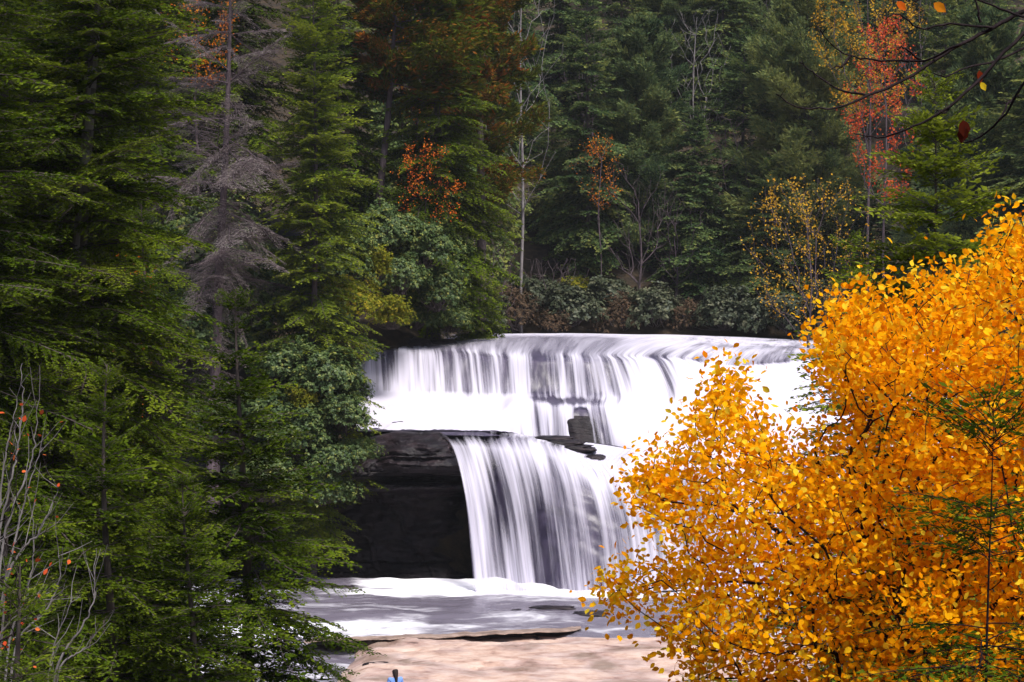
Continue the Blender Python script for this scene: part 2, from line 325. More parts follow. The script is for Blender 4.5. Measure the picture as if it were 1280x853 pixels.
def flowcoords(V):
    u = V[0:1, :, 0] * 0 + np.cumsum(np.concatenate([[0], np.linalg.norm(np.diff(V[len(V) // 2], axis=0), axis=1)]))[None]
    v = np.cumsum(np.concatenate([np.zeros((1, V.shape[1])), np.linalg.norm(np.diff(V, axis=0), axis=2)]), axis=0)
    return P3(np.broadcast_to(u, v.shape), v, 0 * v)
def waterfall():
    px = np.linspace(440, 1200, 620)
    V, C = loft(UP, UPC, px, [14, 14, 5, 16, 14, 18])
    fl = flowcoords(V); u, v = fl[..., 0], fl[..., 1]
    # strands: ridges along the flow, stronger where the water is steep
    steep = np.gradient(-V[..., 2], axis=0) / (np.linalg.norm(np.gradient(V, axis=0), axis=2) + 1e-6)
    steep = np.clip(steep, 0, 1)
    rid = vnoise(P3(u * 1.3, v * .12, 0 * u), 5) * .25 + vnoise(P3(u * 4, v * .2, 0 * u), 6) * .12
    B = V.copy()
    V[..., 1] -= rid * steep * .8
    foam = np.clip(C - .75, 0, .5) * 2
    V[..., 2] += (fbm(P3(V[..., 0] * .9, V[..., 1] * .9, 0 * u), 9, 4) * .28) * foam * (1 - steep * .6) + fbm(P3(V[..., 0] * .35, V[..., 1] * .25, 0 * u), 12, 3) * .05
    # ragged lip: let the lip wander
    nr, nc = C.shape; row = np.arange(nr)[:, None]
    ST = .35 + 1.25 * smooth(row, 20, 32) + 0 * C
    ST += .5 * smooth(px, 790, 840)[None] * (1 - smooth(row, 20, 32))
    # bare dark rock in the middle of the second step
    hole = np.exp(-(((u - np.interp(722, px, u[0])) / .36) ** 4) + .45 * np.exp(-(((u - np.interp(684, px, u[0])) / .22) ** 2) - (row - 74) ** 2 / 60)) * (smooth(row, 62, 69))
    hump = np.exp(-((u - np.interp(706, px, u[0])) / 1.5) ** 2) * np.exp(-((row - 58) / 4.0) ** 2)
    C = C - hole * .75 - hump * .3
    g = Geo(); g.add(V.reshape(-1, 3), grid_faces(nr, nc)[:, ::-1])
    up = build('water', g, M['veil'], smooth=True, point_attr={'flow': fl.reshape(-1, 3), 'cov': C.reshape(-1), 'streak': ST.reshape(-1)})
    tag(up, 'white upper tier of the waterfall and the thin river sheet above its lip', 'waterfall', kind='structure')
    B[..., 1] += .18; B[..., 2] -= .10
    B[..., 1] += fbm(P3(u * .8, v * .5, 0 * u), 22, 4) * .25 * steep
    j0, j1 = np.searchsorted(px, [698, 740]); W = B[68:82, j0:j1].copy(); uu = np.linspace(-1, 1, j1 - j0)[None]; rr_ = np.linspace(-1, 1, 14)[:, None]
    W[..., 1] -= .26 * np.clip(1.05 - (np.abs(uu) ** 2.6 + np.clip(-rr_, 0, 1) ** 3), 0, 1) - .04 + fbm(P3(W[..., 0] * 2, 0 * W[..., 0], W[..., 2] * 2), 27, 4) * .04
    g = Geo(); g.add(W.reshape(-1, 3), grid_faces(*W.shape[:2])[:, ::-1])
    tag(build('rock_ledge', g, M['rock_wet'], smooth=True), 'black rock showing bare through the second step of the falls', 'rock')
    g = Geo(); g.add(B.reshape(-1, 3), grid_faces(nr, nc)[:, ::-1])
    r = build('rock_shelf', g, M['rock_veil'], smooth=True)
    tag(r, 'wet grey bedrock shelf showing through the thin water of the upper tier', 'rock')
    # lower tier
    px = np.linspace(545, 1200, 560)
    V, C = loft(LO, LOC, px, [10, 8, 14, 14, 22])
    fl = flowcoords(V); u, v = fl[..., 0], fl[..., 1]
    steep = np.clip(np.gradient(-V[..., 2], axis=0) / (np.linalg.norm(np.gradient(V, axis=0), axis=2) + 1e-6), 0, 1)
    rid = vnoise(P3(u * 1.2, v * .08, 0 * u), 15) * .5 + vnoise(P3(u * 4, v * .15, 0 * u), 16) * .16
    B = V.copy()
    V[..., 1] -= rid * steep * smooth(v, .6, 4)
    edge = smooth(u, 0, .25)
    nr, nc = C.shape
    g = Geo(); g.add(V.reshape(-1, 3), grid_faces(nr, nc)[:, ::-1])
    lo = build('water', g, M['veil'], smooth=True, point_attr={'flow': fl.reshape(-1, 3), 'cov': (C + .015 - (1 - edge) * .5).reshape(-1), 'streak': np.full(C.size, 1.25)})
    tag(lo, 'tall lower tier of the waterfall fanning off the dark overhang', 'waterfall', kind='structure')
    V2 = V.copy(); V2[..., 1] -= .22 * smooth(v, .4, 5); V2[..., 2] += .015
    g = Geo(); g.add(V2.reshape(-1, 3), grid_faces(nr, nc)[:, ::-1])
    lo2 = build('water', g, M['veil_thin'], smooth=True, point_attr={'flow': fl.reshape(-1, 3), 'cov': (C - .12 - (1 - edge) * .5).reshape(-1), 'streak': np.full(C.size, 1.3)})
    tag(lo2, 'loose outer strands of the lower waterfall tier', 'waterfall', kind='structure')
    rec = .32 + 3.6 * (1 - smooth(px, 552, 700))[None] * smooth(v, 1.2, 3.2)
    B[..., 1] += rec; B[..., 2] -= .10 * (1 - steep) + .02
    B[..., 1] += fbm(P3(B[..., 0] * .5, v * 1.2, 0 * u), 31, 4) * .28 * smooth(v, 1.5, 3)
    g = Geo(); g.add(B.reshape(-1, 3), grid_faces(nr, nc)[:, ::-1])
    r = build('rock_shelf', g, M['rock_veil'], smooth=True)
    tag(r, 'wet dark rock face behind the strands of the lower tier', 'rock')
waterfall()

def cliff():
    rows = [(552, 98.5), (541, 95.4), (542, 94.4), (553, 93.3), (572, 92.6), (586, 92.4), (591, 93.2), (596, 95.2), (603, 94.9), (606, 94.3), (611, 94.4), (615, 96.0), (650, 96.9), (690, 96.7), (720, 96.0), (735, 95.0), (748, 92.8)]
    px = np.linspace(190, 640, 460); g = Geo()
    tq = np.linspace(0, len(rows) - 1, 280); py = pchip(np.arange(len(rows)), [r[0] for r in rows], tq); D = pchip(np.arange(len(rows)), [r[1] for r in rows], tq)
    PX, PY = np.meshgrid(px, py); DD = np.broadcast_to(D[:, None], PX.shape).copy()
    sh = smooth(PX, 470, 500); rt = smooth(PX, 545, 640)
    PY = PY + (1 - smooth(PX, 440, 500)) * 8 * (PY < 600) + smooth(PX, 546, 580) * 16 * (1 - smooth(PY, 550, 590))
    DD = DD + rt * 2.2 * ((PY > 545)) + (1 - sh) * .6 * (PY < 595)
    X = (PX - 640) / F * DD; Z = EYE - (PY - HZ) / F * DD
    nn = fbm(P3(X * .55, Z * 1.6, DD * .2), 41, 5); n2 = vnoise(P3(X * .25, np.floor(Z * 2.2 + X * .05) * 3.1, 0 * X), 44)
    n3 = vnoise(P3(X * .7 + 3 * np.floor(Z * 1.3), np.floor(Z * 1.3) * 5.1, 0 * X), 45)
    n4 = fbm(P3(X * 2.2, Z * 4.5, 0 * X), 46, 4)
    DD = DD - nn * .75 - n2 * .45 - n3 * .4 - n4 * .22 - .18 * (np.abs(vnoise(P3(X * .5 + .4 * Z, Z * .8, 0 * X), 48)) < .03)
    Z = Z + fbm(P3(X * .9, DD * .9, 0 * X), 47, 3) * .12
    g.add(P3(X, DD, Z).reshape(-1, 3), grid_faces(len(tq), len(px)))
    o = build('rock_cliff', g, M['rock_wet']); tag(o, 'dark undercut rock cliff with a hollow below its cap, left of the lower tier', 'cliff')
cliff()

def boulder(name, label, c, size, mat, seed, layer=0., cat='rock', group=None):
    n = 28; th = np.linspace(0, np.pi, n); ph = np.linspace(0, 2 * np.pi, 2 * n)
    T, Q = np.meshgrid(th, ph, indexing='ij'); d = P3(np.sin(T) * np.cos(Q), np.sin(T) * np.sin(Q), np.cos(T))
    d = np.sign(d) * np.abs(d) ** .62
    seam = d.copy(); seam[:, -1] = seam[:, 0]
    r = 1 + .32 * fbm(seam * 1.4 + seed, seed, 4)
    v = seam * r[..., None] * np.asarray(size)
    if layer: v[..., 0] += vnoise(P3(np.floor(v[..., 2] / layer), 0 * T, 0 * T), seed + 3) * size[0] * .35
    g = Geo(); g.add(v.reshape(-1, 3), grid_faces(n, 2 * n)); o = build(name, g, mat); o.location = [float(q) for q in c]
    tag(o, label, cat, group); return o
for k_, (px_, py_, D_, w_, h_, lab) in enumerate([(690, 549, 96.9, .95, .17, 'top slab of the dark layered ledge between the middle and lower tiers'), (706, 555, 96.3, .9, .2, 'second slab of the dark layered ledge, just under its top slab'),
      (722, 562, 95.8, .8, .2, 'third slab of the dark layered ledge, stepping down to the right'), (738, 572, 95.3, .62, .13, 'lowest small slab at the right tip of the dark layered ledge')]):
    boulder('rock_slab', lab, at(px_, py_, D_), (w_, .7, h_), M['rock_wet'], 3 + 2 * k_, .08, 'rock', 'slabs of the layered ledge')
boulder('boulder', 'black wet boulder at the upper lip under the overhanging shrub', at(512, 432, 108.5), (1.2, .8, .45), M['rock_wet'], 8)
boulder('boulder', 'low dark boulder beside the dome of the upper river', at(548, 430, 110), (.95, .7, .26), M['rock_wet'], 9)


# ------------------------------------------------------------------ plunge pool, rapids, tan slab
def pool():
    xs = np.arange(-34, 20, .16); ys = np.concatenate([np.arange(40, 76, .5), np.arange(76, 93.5, .12)])
    X, Y = np.meshgrid(xs, ys)
    prof = np.interp(Y, [40, 60, 79, 81.5, 84.0, 84.7, 87, 90, 93.5], [-1.2, -.5, .22, .38, .55, .80, .98, 1.06, 1.1])
    left = smooth(-X, 3.5, 6.5)  # step is sharper on the left
    step = np.interp(Y + .8 * fbm(P3(X * .35, 0 * X, 0 * X), 61, 3), [83.6, 84.3], [0, .12])
    Z = prof + (step - .1) * left + fbm(P3(X * .5, Y * .9, 0 * X), 62, 4) * .14 + vnoise(P3(X * 1.1, Y * 3.2, 0 * X), 65) * .06 + vnoise(P3(X * 2.3, Y * 5, 0 * X), 66) * .035
    bulge = fbm(P3(X * .8, Y * 1.2, 0 * X), 63, 4)
    cov = .09 + 0 * X
    fx = (X - (-4.5))
    line = 88.6 + .5 * fbm(P3(X * .5, 0 * X, 0 * X), 64, 3) - .5 * smooth(X, -8, 6)
    cov += (.62 + .5 * fbm(P3(X * .7, Y * .9, 0 * X), 68, 4)) * smooth(Y, line - .5, line + .9) * smooth(X, -9, -5)
    cov += .5 * smooth(-X, 3.0, 4.5) * np.exp(-((Y - 83.6 + .6 * bulge) / .7) ** 2)
    cov += .3 * smooth(-X, 3.2, 5.5) * np.exp(-((Y - 82.2) / .8) ** 2)
    cov += .35 * fbm(P3(X * .5, Y * 1.6, 0 * X), 69, 4) + .05
    cov += .14 * np.exp(-((Y - 81.6) / 1.0) ** 2)
    cov -= .12 * np.exp(-((Y - 86.2) / 1.2) ** 2)
    cov += .14 * smooth(-X, 7, 10) + .30 * fbm(P3(X * .3, Y * 1.0, 0 * X), 67, 4)
    Z += np.clip(cov - .5, 0, .6) * (.04 + .30 * bulge)
    g = Geo(); g.add(P3(X, Y, Z).reshape(-1, 3), grid_faces(len(ys), len(xs)))
    o = build('water', g, M['pool'], smooth=True, point_attr={'cov': cov.reshape(-1)})
    tag(o, 'churning pool and rapids at the foot of the falls', 'river', kind='structure')
pool()
def slab():
    # outline of the slab in plan: left edge runs towards the viewer
    xs = np.arange(-8, 22, .1); ys = np.concatenate([np.arange(48, 70, .35), np.arange(70, 82.4, .07)])
    X, Y = np.meshgrid(xs, ys)
    top = np.interp(Y, [48, 60, 66, 70, 76, 79.6, 81.0, 82.4], [.55, .82, .82, .75, .66, .56, .45, .2])
    edge_l = -7.3 + .03 * (81 - Y) + 1.0 * fbm(P3(Y * .25, 0 * Y, 0 * Y), 71, 3)
    down = smooth(edge_l - X, -1.6, 1.2)
    n = fbm(P3(X * .22, Y * .5, 0 * X), 72, 5)
    Z = top + n * .24 - down * 1.6
    lam = vnoise(P3(X * .18, np.floor(Y * .9 + X * .12 + 1.4 * vnoise(P3(X * .3, Y * .2, 0 * X), 77)) * 2.3, 0 * X), 78)
    Z += lam * .10
    crack = np.abs(fbm(P3(X * .35 + 5, Y * .8, 0 * X), 75, 3)); Z -= .10 * np.exp(-(crack / .018) ** 2) * (vnoise(P3(X * .3, Y * .3, 0 * X + 4), 76) > .02)
    Z -= .05 * smooth(fbm(P3(X * .5, Y * 1.1, 0 * X + 9), 73, 4), .12, .2)
    Z += fbm(P3(X * 2.2, Y * 3., 0 * X), 79, 3) * .03
    g = Geo(); g.add(P3(X, Y, Z).reshape(-1, 3), grid_faces(len(ys), len(xs)))
    o = build('rock_slab', g, M['rock_tan'], smooth=True); tag(o, 'broad pinkish tan rock slab crossed by a thin dark ledge, below the pool', 'rock')
slab()
def ledge():
    xs = np.arange(-8.2, 2.9, .04); w_ = smooth(2.9 - xs, 0, 1.0)
    front = 78.6 + (xs + 6.8) * .24 + .45 * fbm(P3(xs * .8, 0 * xs, 0 * xs), 74, 5); top = .70 + .05 * fbm(P3(xs * .7, 0 * xs, 0 * xs), 84, 3) - .16 * (1 - w_)
    front = front + (1 - w_) ** 2 * 1.6 + .22 * fbm(P3(xs * 2.6, 0 * xs, 0 * xs), 87, 4); rows = [(3.4, -.5), (2.0, -.22), (1.0, -.06), (.4, 0), (.06, -.008), (0, -.02), (.0, -.045), (.08, -.06), (.7, -.075), (1.4, -.10)]
    V = np.stack([P3(xs, front + a_ + .04 * vnoise(P3(xs * 5, 0 * xs + k_, 0 * xs), 85), top + h_ * (.6 + .4 * w_) + .02 * vnoise(P3(xs * 3, 0 * xs + a_, 0 * xs), 86)) for k_, (a_, h_) in enumerate(rows)])
    g = Geo(); g.add(V.reshape(-1, 3), grid_faces(len(rows), len(xs)))
    tag(build('rock_ledge', g, M['rock_brown']), 'thin overhanging rock sheet throwing a dark line across the tan slab', 'rock')
ledge()
boulder('boulder', 'low mossy stone half sunk in the tan slab left of the person', at(470, 833, 74), (.55, .5, .12), M['rock_wet'], 21)

for k_, (px_, py_, D_, w_, d_, h_, lab) in enumerate([(432, 741, 91.6, 1.0, .6, .35, 'dark wet stone at the left foot of the undercut cliff'), (478, 742, 92.2, .7, .5, .28, 'small dark stone at the foot of the cliff, below its cap'), (528, 741, 92.0, 1.1, .5, .32, 'long dark stone in the foam at the foot of the cliff'), (566, 740, 92.4, .6, .5, .34, 'dark stone just left of the landing of the lower tier'),
      (690, 760.5, 86.2, 1.0, .5, .12, 'low flat dark rock breaking the surface of the pool'), (735, 767.5, 85.0, .8, .45, .11, 'flat wet rock near the birch leaves in the pool'), (650, 764.5, 85.6, .55, .4, .09, 'small flat rock just awash in the middle of the pool')]):
    boulder('boulder', lab, at(px_, py_, D_), (w_, d_, h_), M['rock_wet'], 30 + k_, .05, 'rock', 'dark stones in the pool')

# ------------------------------------------------------------------ conifers
def frond(rng, L, ssp, tsp, tl, tw, secmax, droop, tilt=.45, fwd=52, start=.12):
    """one bough along +x: side twigs in a flat drooping plane, each feathered with small sprays"""
    q = []; va = []
    ts = np.arange(start * L, L, ssp)
    ax = lambda x: np.array([x, .04 * L * math.sin(x / L * 5 + ph), -droop * x * x / L])
    ph = rng.uniform(0, 6)
    wood = []
    for k, x in enumerate(ts):
        t = x / L; s = 1 if k % 2 else -1
        l = secmax * L * ((1 - t) ** .75 * min(1, t / .22 + .25) + .06) * rng.uniform(.55, 1.15)
        an = R(fwd + rng.uniform(-14, 14)) * s
        d = np.array([math.cos(an), math.sin(an), rng.uniform(-.18, .1)]); b = ax(x)
        sp = np.arange(.03, l, tsp); n = len(sp)
        if n == 0: continue
        pos = b + d * sp[:, None]; pos[:, 2] -= .35 * sp ** 2 / max(l, .1) * rng.uniform(.3, 1.5)
        wood.append((b, pos[-1]))
        for sd_ in (-1, 1):
            a2 = an + sd_ * np.radians(rng.uniform(30, 58, n)); ll = tl * rng.uniform(.6, 1.25, n) * (1 - .45 * sp / l)
            dd = nrm(np.stack([np.cos(a2), np.sin(a2), rng.uniform(-.5, .12, n)], 1))
            up = nrm(np.stack([rng.normal(0, tilt, n), rng.normal(0, tilt, n), np.ones(n)], 1))
            nn = nrm(np.cross(dd, up)) * (tw * rng.uniform(.7, 1.3, n))[:, None]
            pp = pos + rng.normal(0, tsp * .25, (n, 3))
            m = pp + dd * ll[:, None] * .55; q.append(np.stack([pp, m + nn, pp + dd * ll[:, None], m - nn], 1))
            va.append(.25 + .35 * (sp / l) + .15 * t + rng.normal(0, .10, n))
    q = np.concatenate(q); va = np.concatenate(va)
    xs = np.linspace(0, L * .97, 6); axis = np.array([ax(x) for x in xs])
    return q, va, axis, wood
def plume(rng, L, tl, tw, ntuft, per):
    """pine bough: needle tufts along forked twigs, turned upwards"""
    ts = np.linspace(.25, 1, ntuft); q = []; va = []
    for t in ts:
        for s in (-1, 0, 1):
            l = L * .28 * (1.1 - t) + .1; c = np.array([t * L, s * l * rng.uniform(.6, 1.2), .22 * L * t * t + rng.normal(0, .06 * L)])
            d = nrm(np.stack([rng.normal(.9, .5, per), rng.normal(s * .5, .55, per), rng.normal(.35, .5, per)], 1)); ll = tl * rng.uniform(.6, 1.2, per)
            nn = nrm(np.cross(d, nrm(rng.normal(0, 1, (per, 3))))) * tw
            pp = c + rng.normal(0, .03 * L, (per, 3)); m = pp + d * ll[:, None] * .5
            q.append(np.stack([pp, m + nn, pp + d * ll[:, None], m - nn], 1)); va.append(rng.normal(.5, .16, per))
    xs = np.linspace(0, L * .9, 5); axis = np.stack([xs, 0 * xs, .2 * xs * xs / L], 1)
    return np.concatenate(q), np.concatenate(va), axis, []
def lib(seed, kind, lod):
    rng = rngf(seed); out = []
    for L in ((.35, .7, 1.2, 1.8) if lod == 3 else (.7, 1.3, 2.0, 3.0, 4.2)):
        for k in range(3):
            if kind == 'hem':
                if lod == 0: f = frond(rng, L, .085, .045, .125, .023, .38, rng.uniform(.10, .26))
                elif lod == 3: f = frond(rng, L, .05, .024, .06, .008, .40, rng.uniform(.10, .3), .6)
                elif lod == 1: f = frond(rng, L, .13, .07, .20, .042, .38, rng.uniform(.10, .26))
                else: f = frond(rng, L, .22, .13, .34, .078, .40, rng.uniform(.08, .24), .6)
            elif kind == 'dead': f = frond(rng, L, .10, .05, .22, .0065, .42, rng.uniform(.05, .25), .8, 55)
            else: f = plume(rng, L,   .38, .045, int(5 + 2.4 * L), 20)
            out.append((L, *f))
    return out
LIBS = {}
def getlib(kind, lod):
    if (kind, lod) not in LIBS: LIBS[(kind, lod)] = lib(11 + lod * 7 + len(kind), kind, lod)
    return LIBS[(kind, lod)]
def conifer(name, label, cat, base, H, Rr, n, seed, mat, lod=1, kind='hem', barkm=None, h0=.12, trunk_r=None, lean=(0, 0), taper=.8, group=None, topdrop=0., side=None, vshift=0., rough=(.55, 1.12), prate=0., pj=7.):
    rng = rngf(seed); L = getlib(kind, lod); n = int(n * (1.7 if lod == 0 else 1.2 if lod == 3 else 1.9 if lod == 1 else 1.7))
    root = thing(name, label, cat, base, group)
    tr = trunk_r or .011 * H + .05
    wob = .10 if lod != 3 else .006 * H
    hs = np.linspace(0, 1, 14) if lod else np.linspace(0, 1, 60)
    cx = lambda h: np.stack([lean[0] * h * H + wob * np.sin(h * 7 + seed), lean[1] * h * H + wob * np.cos(h * 6 + seed), h * H], -1)
    gw = Geo(); tube(gw, cx(hs), tr * (1 - hs * .95), 9, rng.uniform(.6, 1, (len(hs) - 1) * 9))
    g = Geo(); az = rng.uniform(0, 6.28)
    hh = h0 + (1 - h0) * (np.sort(rng.uniform(0, 1, n)) ** 1.05)
    lay = np.round(hh * H / .55) * .55 / H
    hh = .55 * hh + .45 * lay
    for i in range(n):
        h = min(hh[i], .995); az += 2.4 + rng.normal(0, .35); rel = (h - h0) / (1 - h0)
        ln = Rr * ((1 - rel) ** taper) * min(1, .55 + rel * 3) * rng.uniform(*rough) * (.55 if kind == 'dead' and rel < .2 else 1) + .25
        if side is not None: ln *= 1 + side[1] * math.cos(az - side[0])
        pit = R(-16 + 62 * rel ** 2 + rng.normal(0, pj)) if kind != 'pine' else R(-6 + 45 * rel ** 2 + rng.normal(0, 9))
        cand = [f for f in L if abs(math.log(f[0] / ln)) < .45] or [min(L, key=lambda f: abs(math.log(f[0] / ln)))]
        f = cand[rng.integers(len(cand))]; s = ln / f[0]
        ca, sa, cp, sp_ = math.cos(az), math.sin(az), math.cos(pit), math.sin(pit); rl = rng.normal(0, .18)
        Rm = np.array([[ca, -sa, 0], [sa, ca, 0], [0, 0, 1]]) @ np.array([[cp, 0, -sp_], [0, 1, 0], [sp_, 0, cp]]) @ np.array([[1, 0, 0], [0, math.cos(rl), -math.sin(rl)], [0, math.sin(rl), math.cos(rl)]])
        b = cx(np.array(h))
        if rng.uniform() >= prate:
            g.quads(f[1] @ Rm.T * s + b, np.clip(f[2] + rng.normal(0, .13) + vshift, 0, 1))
        axp = f[3] @ Rm.T * s + b; rr = (max(.006, .0075 * ln) if lod != 3 else .0045 * ln + .001)
        tube(gw, axp, np.linspace(rr, rr * .3, len(axp)), 4)
        if f[4] and lod != 2:
            w0 = np.array([x[0] for x in f[4]]) @ Rm.T * s + b; w1 = np.array([x[1] for x in f[4]]) @ Rm.T * s + b
            segs(gw, w0, w1, rr * .35, rr * .15, 3)
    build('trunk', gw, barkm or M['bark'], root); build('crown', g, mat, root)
    return root
def on_ground(px, D, sink=.15):
    x = (px - 640) / F * D; return np.array([x, D, float(ground_z(x, D)) - sink])
def height_to(base, py_top): return EYE - (py_top - HZ) / F * base[1] - base[2]

# near left: the dark hemlocks that frame the picture
NG = 'hemlocks of the near left bank'
def near(px, D, top, Rr, n, seed, label, **kw):
    b = on_ground(px, D); lod = kw.pop('lod', 0); mat = kw.pop('mat', M['hemlock'])
    return conifer('hemlock_tree', label, 'tree', b, height_to(b, top), Rr, n, seed, mat, lod=lod, group=NG, **kw)
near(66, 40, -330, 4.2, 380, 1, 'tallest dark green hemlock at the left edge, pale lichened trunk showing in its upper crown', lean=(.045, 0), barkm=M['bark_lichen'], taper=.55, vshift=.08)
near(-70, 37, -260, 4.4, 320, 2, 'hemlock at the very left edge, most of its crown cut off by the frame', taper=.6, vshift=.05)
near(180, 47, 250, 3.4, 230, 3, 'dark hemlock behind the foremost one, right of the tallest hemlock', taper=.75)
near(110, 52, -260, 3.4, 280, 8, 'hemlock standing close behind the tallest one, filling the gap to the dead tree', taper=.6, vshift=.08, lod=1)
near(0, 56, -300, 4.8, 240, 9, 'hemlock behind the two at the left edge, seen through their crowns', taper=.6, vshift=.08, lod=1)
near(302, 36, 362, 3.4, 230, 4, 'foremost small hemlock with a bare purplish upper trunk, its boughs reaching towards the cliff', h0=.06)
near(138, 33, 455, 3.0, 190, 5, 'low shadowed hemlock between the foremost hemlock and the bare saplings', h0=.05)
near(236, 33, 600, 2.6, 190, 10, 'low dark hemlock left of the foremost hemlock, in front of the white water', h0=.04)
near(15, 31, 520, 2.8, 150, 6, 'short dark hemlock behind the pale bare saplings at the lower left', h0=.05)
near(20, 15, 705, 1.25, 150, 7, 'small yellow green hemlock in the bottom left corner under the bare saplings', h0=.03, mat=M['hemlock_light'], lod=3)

# left bank above the cliff
LG = 'tall trees of the left bank above the falls'
b = on_ground(262, 92); conifer('dead_tree', 'dead grey hemlock with a bare purple trunk and fine leafless twigs', 'tree', b, height_to(b, -90), 4.8, 74, 21, M['twig_grey'], 1, 'dead', M['bark_purple'], h0=.33, lean=(.03, 0), taper=.3, trunk_r=.42, group=LG, rough=(.25, 1.25), pj=26.)
b = on_ground(392, 94); conifer('hemlock_tree', 'bright green drooping hemlock beside the dead grey hemlock', 'tree', b, height_to(b, -60), 3.6, 270, 22, M['hemlock_light'], 1, 'hem', M['bark_purple'], h0=.12, taper=.4, trunk_r=.25, group=LG, vshift=.15)
b = on_ground(462, 111); conifer('pine_tree', 'pine with a bare leaning purple trunk and rust tinged boughs', 'tree', b, height_to(b, -120), 4.2, 40, 23, M['pine_rust'], 1, 'pine', M['bark_purple'], h0=.55, side=(.4, .55), lean=(.085, 0), taper=.3, trunk_r=.30, group=LG)
b = on_ground(545, 112); conifer('hemlock_tree', 'tall dense green hemlock standing at the left edge of the upper river', 'tree', b, height_to(b, -150), 5.2, 230, 24, M['hemlock'], 1, 'hem', M['bark'], h0=.05, taper=.6, group=LG, vshift=.05)
b = on_ground(600, 124); conifer('pine_tree', 'green pine with long rust tipped boughs reaching over the river', 'tree', b, height_to(b, -150), 4.6, 44, 25, M['pine_rust'], 1, 'pine', M['bark'], h0=.3, taper=.4, group=LG)
b = on_ground(420, 112); conifer('hemlock_tree', 'dark hemlock behind the leaning pine trunk on the left bank', 'tree', b, height_to(b, -160), 5.0, 190, 26, M['hemlock'], 1, 'hem', h0=.1, taper=.6, group=LG)
b = on_ground(60, 100); conifer('hemlock_tree', 'hemlock high on the left slope behind the tallest dark hemlock', 'tree', b, height_to(b, -260), 5.6, 150, 36, M['hemlock'], 1, 'hem', h0=.05, taper=.55, group=LG)
b = on_ground(235, 120); conifer('hemlock_tree', 'hemlock high on the left slope just behind the dead tree', 'tree', b, height_to(b, -260), 5.6, 150, 37, M['hemlock'], 1, 'hem', h0=.05, taper=.55, group=LG)
b = on_ground(-20, 112); conifer('hemlock_tree', 'hemlock highest on the left slope at the edge of the frame', 'tree', b, height_to(b, -300), 5.8, 150, 38, M['hemlock'], 1, 'hem', h0=.05, taper=.55, group=LG)
b = on_ground(300, 112); conifer('hemlock_tree', 'olive hemlock behind the dead grey hemlock', 'tree', b, height_to(b, -200), 5.2, 170, 27, M['hemlock'], 1, 'hem', h0=.1, taper=.6, group=LG)
b = on_ground(180, 104); conifer('hemlock_tree', 'hemlock behind the tallest dark hemlock, left of the dead tree', 'tree', b, height_to(b, -200), 5.2, 170, 28, M['hemlock'], 1, 'hem', h0=.1, taper=.6, group=LG)
b = on_ground(598, 116); conifer('hemlock_tree', 'small light green hemlock drooping over the left shore of the upper river', 'tree', b, height_to(b, 330), 2.6, 90, 29, M['hemlock_light'], 1, 'hem', h0=.04, taper=.6, group=LG)

# far bank: every tree its own thing, from a few grown prototypes
FG = 'evergreens of the far bank'
protos = {}
def far(kind, px, D, top, wid, label, rot):
    b = on_ground(px, D, .3); H = height_to(b, top)
    if kind not in protos:
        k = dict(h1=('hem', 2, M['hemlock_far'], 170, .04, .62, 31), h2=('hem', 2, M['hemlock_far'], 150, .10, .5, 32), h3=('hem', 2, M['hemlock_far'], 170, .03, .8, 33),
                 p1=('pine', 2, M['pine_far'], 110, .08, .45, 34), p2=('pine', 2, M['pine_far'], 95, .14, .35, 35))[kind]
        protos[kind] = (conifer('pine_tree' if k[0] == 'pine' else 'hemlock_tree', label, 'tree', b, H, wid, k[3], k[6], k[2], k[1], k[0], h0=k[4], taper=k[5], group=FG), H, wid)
        return
    r, H0, w0 = protos[kind]
    dup(r, b, label, FG, rot, (wid / w0, wid / w0, H / H0))
FAR = [
 ('h1', 735, 152, -40, 5.2, 'dark tall hemlock just right of the pale bare trunk on the far shore'),
 ('p1', 800, 154, 30, 5.4, 'blue green pine on the far shore above the middle of the river'),
 ('h3', 870, 151, 130, 5.0, 'broad low hemlock in the middle of the far shore below the bleached snag'),
 ('h2', 930, 154, 40, 5.6, 'dark hemlock left of the big pine on the far shore'),
 ('p2', 1010, 150, -10, 6.2, 'biggest spreading dark pine on the far shore, left of the red maple'),
 ('h3', 690, 158, 120, 4.0, 'slim hemlock right behind the pale bare trunk'),
 ('h2', 960, 148, 200, 4.4, 'short dark hemlock overhanging the far shore in front of the big pine'),
 ('p1', 1230, 128, 20, 5.6, 'dark pine at the right edge behind the hanging bare branch'),
 ('h1', 1180, 140, -60, 5.4, 'tall hemlock right of the red maple'),
 ('h1', 1300, 122, 40, 5.4, 'hemlock cut by the right edge above the yellow birch'),
 ('h2', 1090, 147, 230, 4.6, 'low hemlock beneath the red maple on the far shore'),
 ('h1', 775, 172, -90, 5.4, 'tall hemlock of the second row behind the blue green pine'),
 ('p2', 840, 176, -60, 5.4, 'tall pine of the second row left of the bleached snag'),
 ('h2', 905, 174, -80, 5.2, 'tall hemlock of the second row right of the bleached snag'),
 ('p1', 965, 178, -120, 5.6, 'tall pine of the second row between the snag and the big pine'),
 ('h1', 1050, 172, -90, 5.2, 'hemlock of the second row left of the golden tree top'),
 ('h3', 640, 168, -120, 5.4, 'tall hemlock behind the rust tipped pine, at the bend of the river'),
 ('h2', 700, 178, -140, 5.4, 'tall dark hemlock of the second row above the pale bare trunk'),
 ('p2', 1130, 176, -140, 5.4, 'pine of the second row behind the red maple'),
 ('h1', 1210, 165, -160, 5.6, 'second row hemlock at the upper right behind the hanging branch'),
 ('h1', 590, 150, -160, 5.6, 'tall hemlock behind the dense hemlock at the left edge of the river'),
 ('h2', 500, 140, -180, 5.6, 'tall hemlock on the slope behind the leaning pine trunk'),
]
